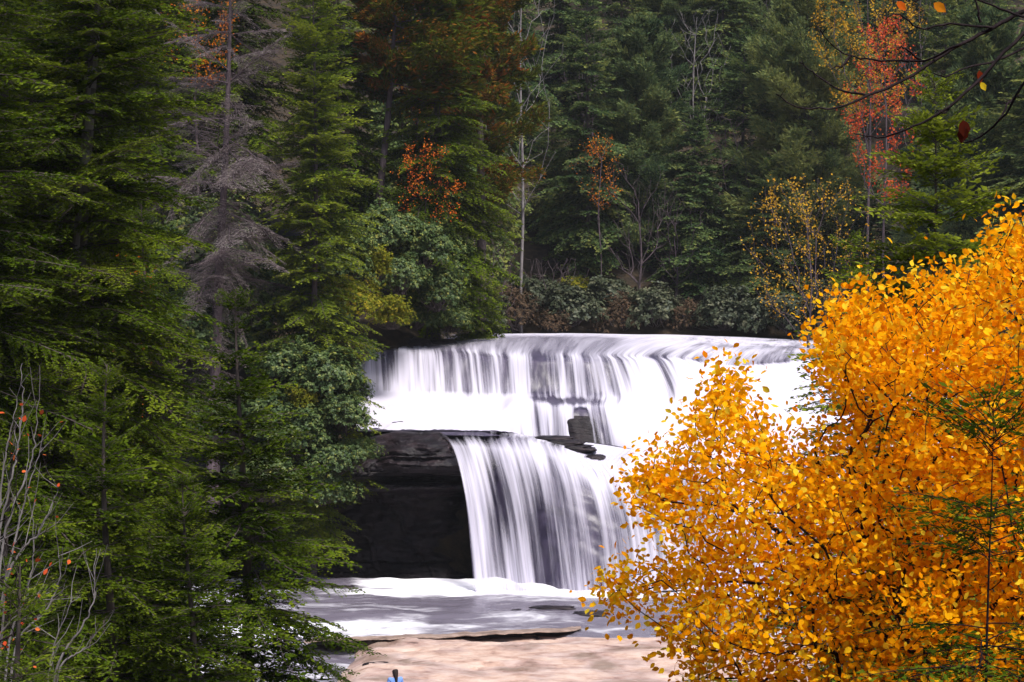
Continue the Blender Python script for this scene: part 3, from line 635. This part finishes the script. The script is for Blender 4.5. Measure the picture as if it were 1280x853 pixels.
for k_, f_ in enumerate(FAR): far(*f_, rot=k_ * 1.9)

# far-off wood above: one mass
def forest():
    g = Geo(); rng = rngf(77); L = getlib('hem', 2); P = [f for f in L if f[0] > 2.5]
    big = Geo()
    for i in range(230):
        D = rng.uniform(185, 300); x = rng.uniform(-.32, .32) * D; z = float(ground_z(x, D)); H = rng.uniform(16, 25); w_ = rng.uniform(3.5, 5.5)
        nb = 34
        for j in range(nb):
            rel = (j + rng.uniform(0, 1)) / nb; f = P[rng.integers(len(P))]; s = (w_ * (1 - rel) ** .7 + .5) / f[0]; az = rng.uniform(0, 6.28)
            q = f[1][::3]; ca, sa = math.cos(az), math.sin(az)
            q = (q - q.mean(1, keepdims=True)) * 1.7 + q.mean(1, keepdims=True)
            big.quads((q * s) @ np.array([[ca, sa, 0], [-sa, ca, 0], [0, 0, 1]]) + np.array([x, D, z + rel * H]), np.clip(f[2][::3] + rng.normal(0, .1), 0, 1))
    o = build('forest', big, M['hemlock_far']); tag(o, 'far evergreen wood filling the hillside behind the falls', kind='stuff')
forest()

# ------------------------------------------------------------------ branching broadleaf trees
def grow(root, pts, alpha=.35, first=None):
    nodes = [np.asarray(root, float)]; par = [-1]; plen = [0.]
    if first is not None:
        for p in first: nodes.append(np.asarray(p, float)); par.append(len(nodes) - 2); plen.append(plen[-1] + np.linalg.norm(nodes[-1] - nodes[-2]))
    order = np.argsort(np.linalg.norm(pts - np.asarray(root), axis=1))
    for i in order:
        A = np.array(nodes); d = np.linalg.norm(A - pts[i], axis=1); c = d + alpha * np.array(plen); j = int(np.argmin(c))
        m = (A[j] + pts[i]) / 2 + np.array([0, 0, -.06]) * d[j] * .5 + rngf(int(i)).normal(0, .05, 3) * d[j]
        nodes.append(m); par.append(j); plen.append(plen[j] + d[j] / 2)
        nodes.append(pts[i]); par.append(len(nodes) - 2); plen.append(plen[j] + d[j])
    nodes = np.array(nodes); par = np.array(par); n = len(nodes); a_ = np.zeros(n); kids = np.zeros(n, int)
    for i in range(1, n): kids[par[i]] += 1
    for i in range(n - 1, 0, -1):
        if kids[i] == 0: a_[i] = 1
        a_[par[i]] += a_[i]
    return nodes, par, a_, kids
def wood(g, nodes, par, a_, r0, p=.5, rmax=1e9):
    i = np.arange(1, len(nodes)); rad = np.minimum(r0 * np.maximum(a_, 1) ** p, rmax)
    j = par[i]; ra = np.minimum(rad[j], rad[i] * 1.35); big = rad[i] > r0 * 3
    segs(g, nodes[j][big], nodes[i][big], ra[big], rad[i][big], 7); segs(g, nodes[j][~big], nodes[i][~big], ra[~big], rad[i][~big], 4)
OVATE = np.array([[0, 0, 0], [.22, .26, .05], [.55, .33, .06], [.85, .13, .02], [1, 0, -.05], [.85, -.13, .02], [.55, -.33, .06], [.22, -.26, .05], [.3, 0, 0], [.65, 0, 0]], float)
OVF = np.array([[0, 8, 2, 1], [8, 9, 3, 2], [0, 7, 6, 8], [8, 6, 5, 9]]); OVT = np.array([[9, 4, 3], [9, 5, 4]])
RHOMB = np.array([[0, 0, 0], [.5, .34, .03], [1, 0, -.06], [.5, -.34, .03]], float)
def leaves(g, pos, dirs, ups, size, var, near_=False):
    n = len(pos); x = nrm(dirs); y = nrm(np.cross(ups, x)); z = np.cross(x, y); Rm = np.stack([x, y, z], -1)
    T = OVATE if near_ else RHOMB; m = len(T)
    v = pos[:, None] + np.einsum('nij,mj->nmi', Rm, T) * np.broadcast_to(size, (n,))[:, None, None]
    if near_:
        base = np.arange(n)[:, None, None] * m; g.add(v, (base + OVF[None]).reshape(-1, 4), np.repeat(var, 4))
        g.v.append(np.zeros((0, 3), np.float32)); k = g.n - n * m
        g.f[3].append((base + OVT[None]).reshape(-1, 3) + k); g.a[3].append(np.repeat(var, 2).astype(np.float32))
    else: g.quads(v, var)
def in_poly(p, poly):
    x, y = p[:, 0], p[:, 1]; ins = np.zeros(len(p), bool); n = len(poly); j = n - 1
    for i in range(n):
        xi, yi = poly[i]; xj, yj = poly[j]
        c = ((yi > y) != (yj > y)) & (x < (xj - xi) * (y - yi) / (yj - yi + 1e-9) + xi); ins ^= c; j = i
    return ins
def sample_poly(poly, n, D, depth, rng):
    poly = np.array(poly, float); lo, hi = poly.min(0), poly.max(0); out = []
    while len(out) < n:
        p = rng.uniform(lo, hi, (n, 2)); out += list(p[in_poly(p, poly)])
    p = np.array(out[:n]); dd = D + rng.uniform(-.5, .5, n) * depth
    return np.stack([(p[:, 0] - 640) / F * D, dd, EYE - (p[:, 1] - HZ) / F * D], 1)
def broadleaf(name, label, cat, base, pts, mat, r0, per, size, seed, barkm, near_=False, spread=.25, alpha=.35, group=None, first=None, droop=-.3, vmu=.5, vsd=.18, rpow=.5, rmax=1e9):
    rng = rngf(seed); root = thing(name, label, cat, base, group); base = np.asarray(base)
    nodes, par, a_, kids = grow(base, pts, alpha, first)
    gw = Geo(); wood(gw, nodes, par, a_, r0, rpow, rmax); build('trunk', gw, barkm, root, off=base)
    if per:
        tip = np.where((a_ <= 3) & (np.arange(len(a_)) > 0))[0]
        pp = par[tip]; t = rng.uniform(0, 1, (len(tip), per, 1))
        pos = nodes[pp][:, None] * (1 - t) + nodes[tip][:, None] * t + rng.normal(0, spread * .35, (len(tip), per, 3))
        ax = nrm(nodes[tip] - nodes[pp])[:, None] + rng.normal(0, .8, pos.shape) + np.array([0, 0, droop])
        up = rng.normal(0, .75, pos.shape) + np.array([0, -.25, .7])
        v = np.clip(rng.normal(vmu, vsd, pos.shape[:2]) + rng.normal(0, .1, (len(tip), 1)), 0, 1)
        g = Geo(); N = pos.shape[0] * per
        leaves(g, pos.reshape(-1, 3), ax.reshape(-1, 3), up.reshape(-1, 3), size * rng.uniform(.6, 1.2, N), v.reshape(-1), near_)
        build('crown', g, mat, root, off=base)
    return root

# yellow birch in front on the right
YP = [(764, 756), (812, 730), (872, 722), (878, 668), (812, 632), (806, 612), (838, 604), (864, 584), (876, 552), (904, 540), (912, 510), (918, 490), (932, 514), (954, 562), (1000, 566), (1044, 538), (1072, 500), (1050, 458), (1046, 430), (1056, 420), (1076, 418), (1088, 396), (1122, 388), (1156, 372), (1190, 396), (1230, 366), (1258, 326), (1282, 300), (1310, 290), (1420, 280), (1420, 900), (860, 900), (846, 800), (800, 772)]
rng = rngf(5)
pts = sample_poly(YP, 2250, 12, 2.6, rng)
pts = pts[rng.uniform(0, 1, len(pts)) < np.clip(.42 + (pts[:, 0] / 12 * F + 640 - 790) / 420, .42, 1)]
ed = np.array(YP[:30], float); k_ = rng.uniform(0, 27.99, 190); k_ = k_[(k_ < 11.6) | (k_ > 16)]; i_ = k_.astype(int); f_ = (k_ - i_)[:, None]
ep = ed[i_] * (1 - f_) + ed[i_ + 1] * f_ + rng.uniform([-16, -40], [8, 4], (len(k_), 2))
pts = np.concatenate([pts, np.array([at(q[0], q[1], 12 + rng.uniform(-.9, .9)) for q in ep])])
gb = np.array([2.6, 12.2, float(ground_z(2.6, 12.2)) - .1])
broadleaf('birch_tree', 'bright yellow birch in full autumn leaf filling the lower right', 'tree', gb, pts, M['yellow'], .0023, 18, .046, 6, M['bark_dark'], True, .24, .30, vmu=.52, vsd=.24, rmax=.05,
          first=[gb + np.array([-.05, 0, .8]), gb + np.array([-.2, 0, 1.6])])
# sparse leaves at the edge of the yellow crown
b = np.array([2.2, 13.6, float(ground_z(2.2, 13.6)) - .1])
# hemlock sapling in front of the birch
def young(px, D, top, Rr, n, seed, label, mat, lod=3, **kw):
    b = on_ground(px, D, .05); return conifer('hemlock_sapling', label, 'tree', b, height_to(b, top), Rr, n, seed, mat, lod=lod, group='young hemlocks on the right', **kw)
young(1238, 9.6, 470, .62, 120, 51, 'thin dark hemlock sapling with bare lower twigs in front of the yellow birch', M['hemlock'], h0=.2, prate=.12, trunk_r=.018, barkm=M['bark_dark'], taper=.4)
young(1162, 27, 90, 2.9, 300, 52, 'bright green young hemlock rising behind the top of the yellow birch', M['hemlock_light'], h0=.2, trunk_r=.09, taper=.75, lod=0, vshift=.32, rough=(.35, 1.2))
young(1062, 30, 290, 1.8, 130, 53, 'low green hemlock half hidden behind the upper left of the yellow birch', M['hemlock_light'], h0=.1, trunk_r=.06, lod=0, vshift=.1)
young(885, 22, 770, .9, 60, 54, 'small green hemlock under the yellow birch at the edge of the slab', M['hemlock_light'], h0=.02, trunk_r=.03)
young(1120, 11.5, 640, .4, 40, 55, 'wispy green hemlock tip poking out among the yellow leaves', M['hemlock'], h0=.4, trunk_r=.012, barkm=M['bark_dark'])

# bare branch hanging in from a tree beyond the right edge
def branch_tree():
    b = on_ground(1560, 9); root = thing('bare_tree', 'bare dark branch with a few dead leaves hanging in at the top right', 'tree', b)
    g = Geo(); T = at(1500, -60, 9.0)
    tube(g, np.array([b, b * .5 + T * .5 + [.05, 0, 0], T, T + [0, .1, 1.6]]), [.12, .10, .08, .03], 9)
    paths = [[(1500, -60), (1400, -30), (1330, -5), (1280, 14), (1240, 36), (1200, 56), (1130, 100), (1085, 120), (1040, 136), (1000, 135), (968, 117)],
             [(1500, -60), (1410, -10), (1340, 10), (1280, 42), (1225, 100), (1190, 130), (1140, 160), (1100, 172), (1068, 168)],
             [(1500, -40), (1400, 20), (1330, 50), (1280, 104), (1250, 150), (1212, 178), (1196, 176)],
             [(1200, 56), (1150, 76), (1100, 76), (1062, 70), (1040, 56), (1024, 38)],
             [(1240, 36), (1190, 30), (1150, 36), (1124, 18), (1108, 22)], [(1225, 28), (1216, -20)], [(1085, 120), (1050, 112), (1020, 94), (1000, 78)],
             [(1280, 60), (1240, 78), (1210, 84), (1180, 96), (1168, 92)], [(1190, 130), (1180, 142), (1172, 138)], [(1280, 22), (1230, 4), (1180, -12), (1140, 4)], [(1150, 76), (1130, 60), (1122, 62)], [(1062, 70), (1052, 84), (1046, 82)], [(1250, 150), (1262, 128), (1275, 118)]]
    rng = rngf(91); r0s = [.014, .012, .010] + [.006] * 10
    for k, p in enumerate(paths):
        P_ = np.array([at(x, y, 9 + .25 * math.sin(k * 2.1 + i * .5)) for i, (x, y) in enumerate(p)]); tq = np.linspace(0, len(p) - 1, len(p) * 4)
        Q = np.stack([pchip(np.arange(len(p)), P_[:, c], tq) for c in range(3)], 1) + rng.normal(0, .0022, (len(tq), 3))
        tube(g, Q, np.linspace(r0s[k], .0025, len(Q)), 6)
        m = len(Q) // 2; tt = rng.integers(m // 2, len(Q), 6); dr = rng.normal(0, 1, (6, 3)); segs(g, Q[tt], Q[tt] + nrm(dr) * .045, .0025, .001, 3)
    build('branch', g, M['bark_dark'], root, off=b)
    gl = Geo(); L = np.array([at(1204, 150, 9), at(1121, 2, 9), at(1167, 4, 9), at(1224, 88, 9), at(1226, 103, 9), at(1206, 158, 9)])
    A = (L, np.array([[.1, 0, -1.], [.6, 0, -.6], [.7, 0, -.5], [.1, 0, -1], [.4, 0, -.7], [-.2, .1, -1]]), np.array([[.2, -1, .1]] * 6) + rng.normal(0, .3, (6, 3)), np.array([.085, .06, .07, .06, .045, .08]), np.array([0, .6, .8, .1, 1, .0]))
    for k in range(6): gl = Geo(); leaves(gl, *[q[k:k + 1] for q in A], True); build('leaf', gl, M['dead_leaf'], root, off=b)
M['dead_leaf'] = leafmat('dead_leaf', [(0, (.07, .012, .006)), (.5, (.45, .05, .01)), (.8, (.55, .18, .01)), (1, (.6, .42, .02))], .3, objvar=0)
branch_tree()

# pale bare saplings lower left
rng = rngf(8)
def bare(name, label, base, poly, n, D, depth, mat, r0, seed, per=0, leafm=None, alpha=.55, size=.07, rpow=.5, group=None, first=None, rmax=1e9):
    pts = sample_poly(poly, n, D, depth, rngf(seed))
    return broadleaf(name, label, 'tree', base, pts, leafm or M['red'], r0, per, size, seed, mat, D < 30, .15, alpha, rpow=rpow, group=group, first=first, rmax=rmax)
def stems(label, bpx, D, paths, seed):
    base = at(bpx, 905, D); base[2] = float(ground_z(base[0], base[1])) - .05; root = thing('bare_sapling', label, 'tree', base); g = Geo(); rng = rngf(seed)
    for k, p in enumerate(paths):
        dep = D + rng.normal(0, .22); P_ = np.array([base, .45 * base + .55 * at(bpx + .25 * (p[0][0] - bpx), 900, D)] + [at(x, y, dep) for x, y in p]); n = len(P_); tq = np.linspace(0, n - 1, n * 6)
        Q = np.stack([pchip(np.arange(n), P_[:, c], tq) for c in range(3)], 1) + rng.normal(0, .006, (len(tq), 3)) * np.clip(tq / 2, 0, 1)[:, None]
        tube(g, Q, np.linspace(.017, .0028, len(Q)), 6)
        for i in rng.integers(12, len(Q), 9):
            t = nrm(Q[min(i + 1, len(Q) - 1)] - Q[i - 1]); d = nrm(t + rng.normal(0, .55, 3) + [0, 0, .25]); l = rng.uniform(.1, .45); m_ = Q[i] + d * l * .55; e_ = m_ + nrm(d + [0, 0, .35] + rng.normal(0, .2, 3)) * l * .5
            tube(g, np.array([Q[i], m_, e_]), [.0042, .003, .0016], 4)
    build('trunk', g, M['bark_mid'], root, off=base)
stems('pale leafless sapling with a sheaf of upright white twigs at the left edge', -12, 17, [[(-4, 700), (12, 610), (22, 560), (28, 500), (26, 455)], [(-6, 680), (4, 590), (12, 540), (25, 490)], [(-2, 720), (20, 625), (35, 590), (45, 540), (48, 492)], [(6, 740), (25, 650), (38, 600), (52, 560)], [(0, 760), (25, 690), (45, 670), (62, 640), (74, 610)], [(12, 800), (35, 740), (42, 690), (40, 640)], [(20, 810), (60, 760), (75, 720), (72, 684)], [(-6, 810), (30, 762), (55, 745), (76, 735)]], 3)
stems('lower pale leafless sapling bending right in front of the dark hemlocks', 40, 18, [[(70, 840), (90, 800), (110, 770), (118, 740), (117, 705)], [(78, 830), (100, 815), (123, 790)], [(60, 850), (70, 800), (92, 745)]], 4)
b_ = np.array([-4.4, 16.6, float(ground_z(-4.4, 16.6))])
pl = sample_poly([(0, 455), (60, 500), (50, 560), (70, 660), (60, 800), (0, 820)], 34, 16.6, 1., rngf(12))
def redtwigs():
    broadleaf('bare_sapling', 'fine leafless sapling carrying scattered red and orange leaves at the left edge', 'tree', b_, pl, M['red'], .002, 1, .05, 13, M['bark_dark'], True, .2, .5)
redtwigs()

# bare pale trees on the far bank
def tall_bare(px, D, base_py_off, top, wpx, label, seed, n=60, barkm=None, leafm=None, per=0, r0=.012, size=.16, low=.45, group='bare trees among the far evergreens', cat='tree', lean=0):
    b = on_ground(px, D, .2); z1 = EYE - (top - HZ) / F * D; rg = rngf(seed); H = z1 - b[2]
    hh = rg.uniform(low, 1, n); rad = wpx / F * D * (.35 + .65 * np.sin((hh - low) / (1 - low) * np.pi * .8 + .3)); an = rg.uniform(0, 6.28, n); rr = np.sqrt(rg.uniform(.02, 1, n)) * rad
    pts = np.stack([b[0] + lean * hh * H + rr * np.cos(an), b[1] + rr * np.sin(an), b[2] + hh * H + rr * .35], 1)
    first = [b + np.array([lean * h * H + .12 * math.sin(h * 9 + seed), 0, h * H]) for h in (.15, .3, .45, .6, .75, .88)]
    return broadleaf('bare_tree' if per == 0 else 'maple_tree', label, cat, b, pts, leafm or M['red'], r0, per, size, seed, barkm or M['bark_mid'], False, .5, .7, group, first, rmax=.11)
tall_bare(652, 146, 0, -60, 62, 'tall pale bare trunk with thin upswept branches at the bend of the upper river', 61, 170, low=.35)
tall_bare(868, 158, 0, 10, 48, 'bleached bare snag with forked white limbs above the far evergreens', 62, 150, low=.4)
tall_bare(905, 152, 0, 140, 60, 'pinkish grey leafless tree among the dark far hemlocks', 63, 130, barkm=M['bark_purple'], r0=.014, low=.3)
tall_bare(690, 148, 0, 330, 50, 'low mauve leafless tree on the shore under the pale trunk', 64, 110, barkm=M['bark_purple'], r0=.012, low=.2)
tall_bare(1150, 150, 0, -30, 50, 'greyish pink bare tree right of the red maple', 65, 110, barkm=M['bark_purple'], r0=.014, low=.4)
for k_, (px_, D_, top_, w_, low_, lab) in enumerate([(800, 148, 210, 56, .2, 'mauve bare tree at the water below the blue green pine'), (845, 149, 250, 46, .2, 'low mauve bare tree on the middle of the far shore'), (615, 142, 300, 44, .2, 'mauve bare bush tree at the left end of the far shore'), (742, 163, 30, 46, .4, 'thin grey bare tree behind the dark tall hemlock'), (985, 158, -30, 50, .4, 'thin grey bare tree left of the biggest pine top'), (1045, 149, 120, 52, .3, 'mauve bare tree between the biggest pine and the red maple')]):
    tall_bare(px_, D_, 0, top_, w_, lab, 80 + k_, 130, barkm=M['bark_purple'], r0=.011, low=low_)
# coloured maples
CG = 'autumn coloured trees among the evergreens'
tall_bare(1106, 128, 0, 30, 52, 'red maple glowing between the far evergreens', 71, 150, M['bark_purple'], M['red'], 12, .009, .18, .46, CG)
tall_bare(1086, 140, 0, -80, 76, 'golden yellow tree top above the red maple', 72, 220, M['bark_purple'], M['gold'], 14, .009, .19, .55, CG)
tall_bare(1012, 112, 0, 236, 90, 'sparse yellow leaved tree arching over the right end of the upper river', 73, 240, M['bark_purple'], M['gold'], 5, .008, .15, .2, CG)
tall_bare(534, 108.6, 0, 185, 46, 'small orange red maple above the shrubs of the left bank', 74, 60, M['bark_dark'], M['orange_red'], 10, .008, .13, .52, CG)
tall_bare(750, 148, 0, 175, 34, 'dull orange tree beside the slim hemlock on the far shore', 75, 55, M['bark_purple'], M['orange'], 6, .008, .14, .6, CG)
tall_bare(246, 108, 0, -40, 60, 'orange tree glowing behind the top of the dead grey hemlock', 76, 120, M['bark_purple'], M['orange'], 9, .009, .15, .5, CG)
tall_bare(165, 60, 0, 300, 26, 'orange sapling seen through the dark hemlocks on the left', 77, 60, M['bark_dark'], M['orange'], 8, .008, .12, .6, CG)
tall_bare(520, 118, 0, -60, 40, 'orange tinged tree between the leaning pine and the dense hemlock', 78, 80, M['bark_purple'], M['orange'], 5, .012, .22, .5, CG)

# ------------------------------------------------------------------ shrubs
def shrub_mesh(name, seed, r, n, mat, leaf, per=8, squash=.85, root=None, stems=True):
    rng = rngf(seed); g = Geo()
    u = nrm(rng.normal(0, 1, (n, 3)) + np.array([0, 0, .25])); u[:, 2] = np.where(u[:, 2] < -.45, -u[:, 2], u[:, 2])
    rad = r * (1 + 1.0 * fbm(u * 1.5 + seed, seed, 4)) * rng.uniform(.55, 1.06, n)
    c = u * rad[:, None]; c[:, 2] *= squash
    an = rng.uniform(0, 6.28, (n, per)); el = rng.uniform(-.55, .45, (n, per)); ax0 = nrm(u + np.array([0, 0, .7]))
    ref = nrm(np.cross(ax0, np.array([.3, .9, .2]))); rf2 = np.cross(ax0, ref)
    d = np.cos(an)[..., None] * ref[:, None] + np.sin(an)[..., None] * rf2[:, None] + el[..., None] * ax0[:, None]
    pos = np.broadcast_to(c[:, None], d.shape) + rng.normal(0, leaf * .2, d.shape)
    up = ax0[:, None] + rng.normal(0, .25, d.shape)
    var = np.clip(rng.normal(.45, .14, (n, per)) + rng.normal(0, .14, (n, 1)), 0, 1)
    leaves(g, pos.reshape(-1, 3), d.reshape(-1, 3), up.reshape(-1, 3), leaf * rng.uniform(.7, 1.2, n * per), var.reshape(-1))
    build('foliage', g, mat, root)
    gs = Geo(); k = rng.integers(0, n, 40); base = np.zeros((40, 3)) + np.array([0, 0, -r * .6]) + rng.normal(0, .12 * r, (40, 3)) * [1, 1, .2]
    mid = base * .45 + c[k] * .55 - np.array([0, 0, .1 * r]); segs(gs, base, mid, .03, .02, 4); segs(gs, mid, c[k], .02, .008, 4)
    build('stem', gs, M['bark'], root)
SP = {}
def shrub(kind, px, py, D, r, label, group, k=0):
    c = at(px, py, D); key = (kind, k % 3)
    mats = dict(rhodo=('rhododendron', 'rhodo', .135, 1700), grey=('rhododendron', 'rhodo_grey', .2, 900), yg=('shrub', 'yellowgreen', .12, 1300), rust=('shrub', 'rust_shrub', .11, 1000))[kind]
    if key not in SP:
        root = thing(mats[0], label, 'shrub', c, group); shrub_mesh(mats[0], 100 + 7 * (k % 3) + len(kind), 1.5, mats[3], M[mats[1]], mats[2], root=root); SP[key] = root
        root.scale = (r / 1.5,) * 3; return
    dup(SP[key], c, label, group, k * 1.3, r / 1.5)
RG = 'rhododendrons on the left bank'
S = [('rhodo', 352, 455, 93, 1.6, 'rhododendron under the dead grey hemlock'), ('rhodo', 405, 470, 92, 1.7, 'rhododendron above the hollow of the cliff, left of the upper fall'),
 ('rhodo', 424, 520, 91.5, 1.4, 'rhododendron leaning over the left end of the white foam'), ('rhodo', 414, 575, 91, 1.3, 'rhododendron hanging over the cap of the cliff'),
 ('rhodo', 375, 545, 91, 1.7, 'rhododendron in the shade left of the cliff cap'), ('rhodo', 330, 600, 89.5, 1.6, 'rhododendron behind the foremost hemlock trunk'),
 ('rhodo', 448, 565, 91.2, .9, 'small rhododendron clump touching the dark cap rock'), ('rhodo', 385, 400, 96, 1.7, 'rhododendron beneath the bright drooping hemlock'),
 ('rhodo', 425, 330, 99, 1.7, 'bluish rhododendron left of the leaning pine trunk foot'), ('rhodo', 478, 290, 104, 1.9, 'bluish rhododendron at the foot of the leaning pine'),
 ('rhodo', 530, 310, 105, 1.8, 'bluish rhododendron right below the small orange red maple'), ('rhodo', 545, 365, 106, 1.7, 'rhododendron overhanging the left shore of the upper river'),
 ('rhodo', 500, 345, 103, 1.6, 'rhododendron between the yellow green shrub and the orange red maple'), ('rhodo', 520, 395, 107, 1.2, 'low rhododendron above the black boulder of the upper lip'),
 ('rhodo', 330, 380, 98, 1.7, 'rhododendron right of the dead grey hemlock trunk'), ('rhodo', 562, 400, 109, 1.1, 'rhododendron at the corner where the upper river meets the left shore'),
 ('rhodo', 446, 440, 99, 1.0, 'rhododendron at the left edge of the upper fall, right above the foam'), ('rhodo', 436, 490, 94, 1.1, 'rhododendron overlapping the left side of the foam'), ('rhodo', 400, 350, 101, 1.8, 'rhododendron behind the bright drooping hemlock'), ('rhodo', 300, 430, 96, 1.9, 'rhododendron at the foot of the dead grey hemlock'),
 ('rhodo', 280, 520, 93, 2.0, 'shaded rhododendron left of the foremost hemlock top'), ('rhodo', 345, 520, 92, 1.8, 'rhododendron right behind the top of the foremost hemlock'), ('rhodo', 400, 610, 91.5, 1.3, 'lowest rhododendron drooping in front of the cliff hollow'), ('rhodo', 555, 335, 110, 1.5, 'rhododendron below the dense hemlock at the river edge'),
 ('rhodo', 230, 330, 97, 2.3, 'rhododendron on the slope behind the trunk of the dead hemlock, upper left'), ('rhodo', 270, 385, 95, 2.3, 'rhododendron in front of the lower trunk of the dead hemlock'), ('rhodo', 215, 420, 92, 2.3, 'rhododendron in the gap left of the dead hemlock foot'), ('rhodo', 315, 335, 100, 2.1, 'rhododendron between the dead hemlock and the bright drooping one'), ('rhodo', 250, 290, 102, 2.2, 'highest rhododendron on the slope behind the dead hemlock'),
 ('yg', 440, 380, 97.5, 1.5, 'yellow green shrub spilling over the left end of the upper fall'), ('yg', 490, 395, 101, 1.1, 'small yellowing shrub hanging just over the upper lip'),
 ('yg', 470, 335, 100, 1.1, 'yellow flecked shrub among the bluish rhododendrons'), ('rust', 428, 440, 95, 1.0, 'rusty brown shrub beside the left end of the upper fall'),
 ('yg', 380, 500, 91.2, .8, 'sparse yellow flecked shrub among the dark rhododendrons')]
for k_, s_ in enumerate(S): shrub(*s_, group=RG, k=k_)
SG = 'shrubs along the far shore'
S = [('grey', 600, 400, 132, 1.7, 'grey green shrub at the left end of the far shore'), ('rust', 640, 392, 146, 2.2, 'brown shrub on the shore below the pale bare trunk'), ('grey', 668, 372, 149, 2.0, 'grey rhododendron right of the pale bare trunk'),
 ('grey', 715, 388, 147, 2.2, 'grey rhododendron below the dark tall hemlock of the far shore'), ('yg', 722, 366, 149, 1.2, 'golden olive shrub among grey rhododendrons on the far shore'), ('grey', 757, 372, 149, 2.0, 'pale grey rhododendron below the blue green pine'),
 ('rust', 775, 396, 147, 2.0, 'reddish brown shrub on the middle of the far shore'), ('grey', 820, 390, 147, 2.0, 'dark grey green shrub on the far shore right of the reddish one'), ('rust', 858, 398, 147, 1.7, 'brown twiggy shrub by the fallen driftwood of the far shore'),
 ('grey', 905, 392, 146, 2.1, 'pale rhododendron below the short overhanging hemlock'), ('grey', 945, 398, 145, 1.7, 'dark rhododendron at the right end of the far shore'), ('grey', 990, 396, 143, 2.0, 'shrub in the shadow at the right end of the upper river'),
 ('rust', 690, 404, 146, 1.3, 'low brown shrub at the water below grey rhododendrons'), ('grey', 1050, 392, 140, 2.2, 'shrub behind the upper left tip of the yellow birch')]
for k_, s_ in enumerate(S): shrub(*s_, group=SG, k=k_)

# ------------------------------------------------------------------ damp air of the valley
def haze():
    g = Geo(); x0, x1, y0, y1, z0, z1 = -304, 304, -64, 524, -6, 125
    v = [(x, y, z) for z in (z0, z1) for y in (y0, y1) for x in (x0, x1)]
    g.add(v, [[0, 2, 3, 1], [4, 5, 7, 6], [0, 1, 5, 4], [2, 6, 7, 3], [0, 4, 6, 2], [1, 3, 7, 5]])
    m, n, l, out = newmat('haze'); pv = n.new('ShaderNodeVolumePrincipled'); pv.inputs['Color'].default_value = (.85, .88, .95, 1); pv.inputs['Density'].default_value = .00013
    l.new(pv.outputs[0], out.inputs['Volume']); tag(build('haze', g, m), 'thin damp haze hanging in the valley', kind='stuff')
haze()

# ------------------------------------------------------------------ the person on the slab
def skin(name, pts, edges, rad, mat, parent, sub=2):
    me = bpy.data.meshes.new(name); me.from_pydata([tuple(p) for p in pts], edges, []); me.materials.append(mat); o = link(name, me, parent)
    sk = o.modifiers.new('skin', 'SKIN'); sk.use_smooth_shade = True
    for v, r in zip(me.skin_vertices[0].data, rad): v.radius = (r, r) if not hasattr(r, '__len__') else r
    me.skin_vertices[0].data[0].use_root = True
    ss = o.modifiers.new('sub', 'SUBSURF'); ss.levels = sub; ss.render_levels = sub; return o
def person():
    D = 62.; x = (494 - 640) / F * D; z = float(EYE - (839.5 - HZ) / F * D) - 1.70
    root = thing('person', 'dark haired person in a light blue top standing on the tan slab', 'person', (x, D, z)); root.rotation_euler = (0, 0, R(25)); root.scale = (1.06, 1.06, 1.06)
    sk_, sh, tr, hr = shirtmat('skin', (.5, .3, .22)), shirtmat('blue_cloth', (.16, .30, .72)), shirtmat('dark_cloth', (.03, .03, .045)), shirtmat('dark_hair', (.018, .011, .01))
    P = [(0, 0, .95), (0, .01, 1.15), (0, .01, 1.36), (0, .02, 1.46), (0, .04, 1.53), (0, .045, 1.62), (-.17, 0, 1.38), (-.24, .01, 1.12), (-.20, .16, .92), (-.19, .24, .86), (.17, 0, 1.38), (.24, .01, 1.12), (.20, .16, .92), (.19, .24, .86), (-.10, 0, .88), (-.11, .01, .48), (-.11, -.02, .08), (-.11, .12, .03), (.10, 0, .88), (.11, .03, .48), (.11, 0, .08), (.11, .14, .03)]
    E = [(0, 1), (1, 2), (2, 3), (3, 4), (4, 5), (2, 6), (6, 7), (7, 8), (8, 9), (2, 10), (10, 11), (11, 12), (12, 13), (0, 14), (14, 15), (15, 16), (16, 17), (0, 18), (18, 19), (19, 20), (20, 21)]
    skin('body', P, E, [.13, .125, .13, .055, .075, .09, .055, .042, .032, .03, .055, .042, .032, .03, .085, .058, .04, .035, .085, .058, .04, .035], sk_, root)
    skin('shirt', [P[0], P[1], P[2], (0, .015, 1.43), (-.175, 0, 1.38), (-.225, .01, 1.18), (.175, 0, 1.38), (.225, .01, 1.18)], [(0, 1), (1, 2), (2, 3), (2, 4), (4, 5), (2, 6), (6, 7)], [(.165, .135), (.15, .13), (.16, .135), .07, .075, .062, .075, .062], sh, root)
    skin('trousers', [(0, 0, .98), (0, 0, .93), (-.10, 0, .86), (-.11, .01, .48), (-.11, -.02, .12), (.10, 0, .86), (.11, .03, .48), (.11, 0, .12)], [(0, 1), (1, 2), (2, 3), (3, 4), (1, 5), (5, 6), (6, 7)], [.145, .15, .1, .075, .058, .1, .075, .058], tr, root)
    skin('hair', [(0, .03, 1.66), (0, -.005, 1.60), (0, -.06, 1.50), (0, -.10, 1.38), (0, -.12, 1.24)], [(0, 1), (1, 2), (2, 3), (3, 4)], [.098, .10, .07, .045, .02], hr, root)
    skin('shoe', [(-.11, -.05, .04), (-.11, .15, .035)], [(0, 1)], [.05, .042], tr, root); skin('shoe', [(.11, -.03, .04), (.11, .17, .035)], [(0, 1)], [.05, .042], tr, root)
person()
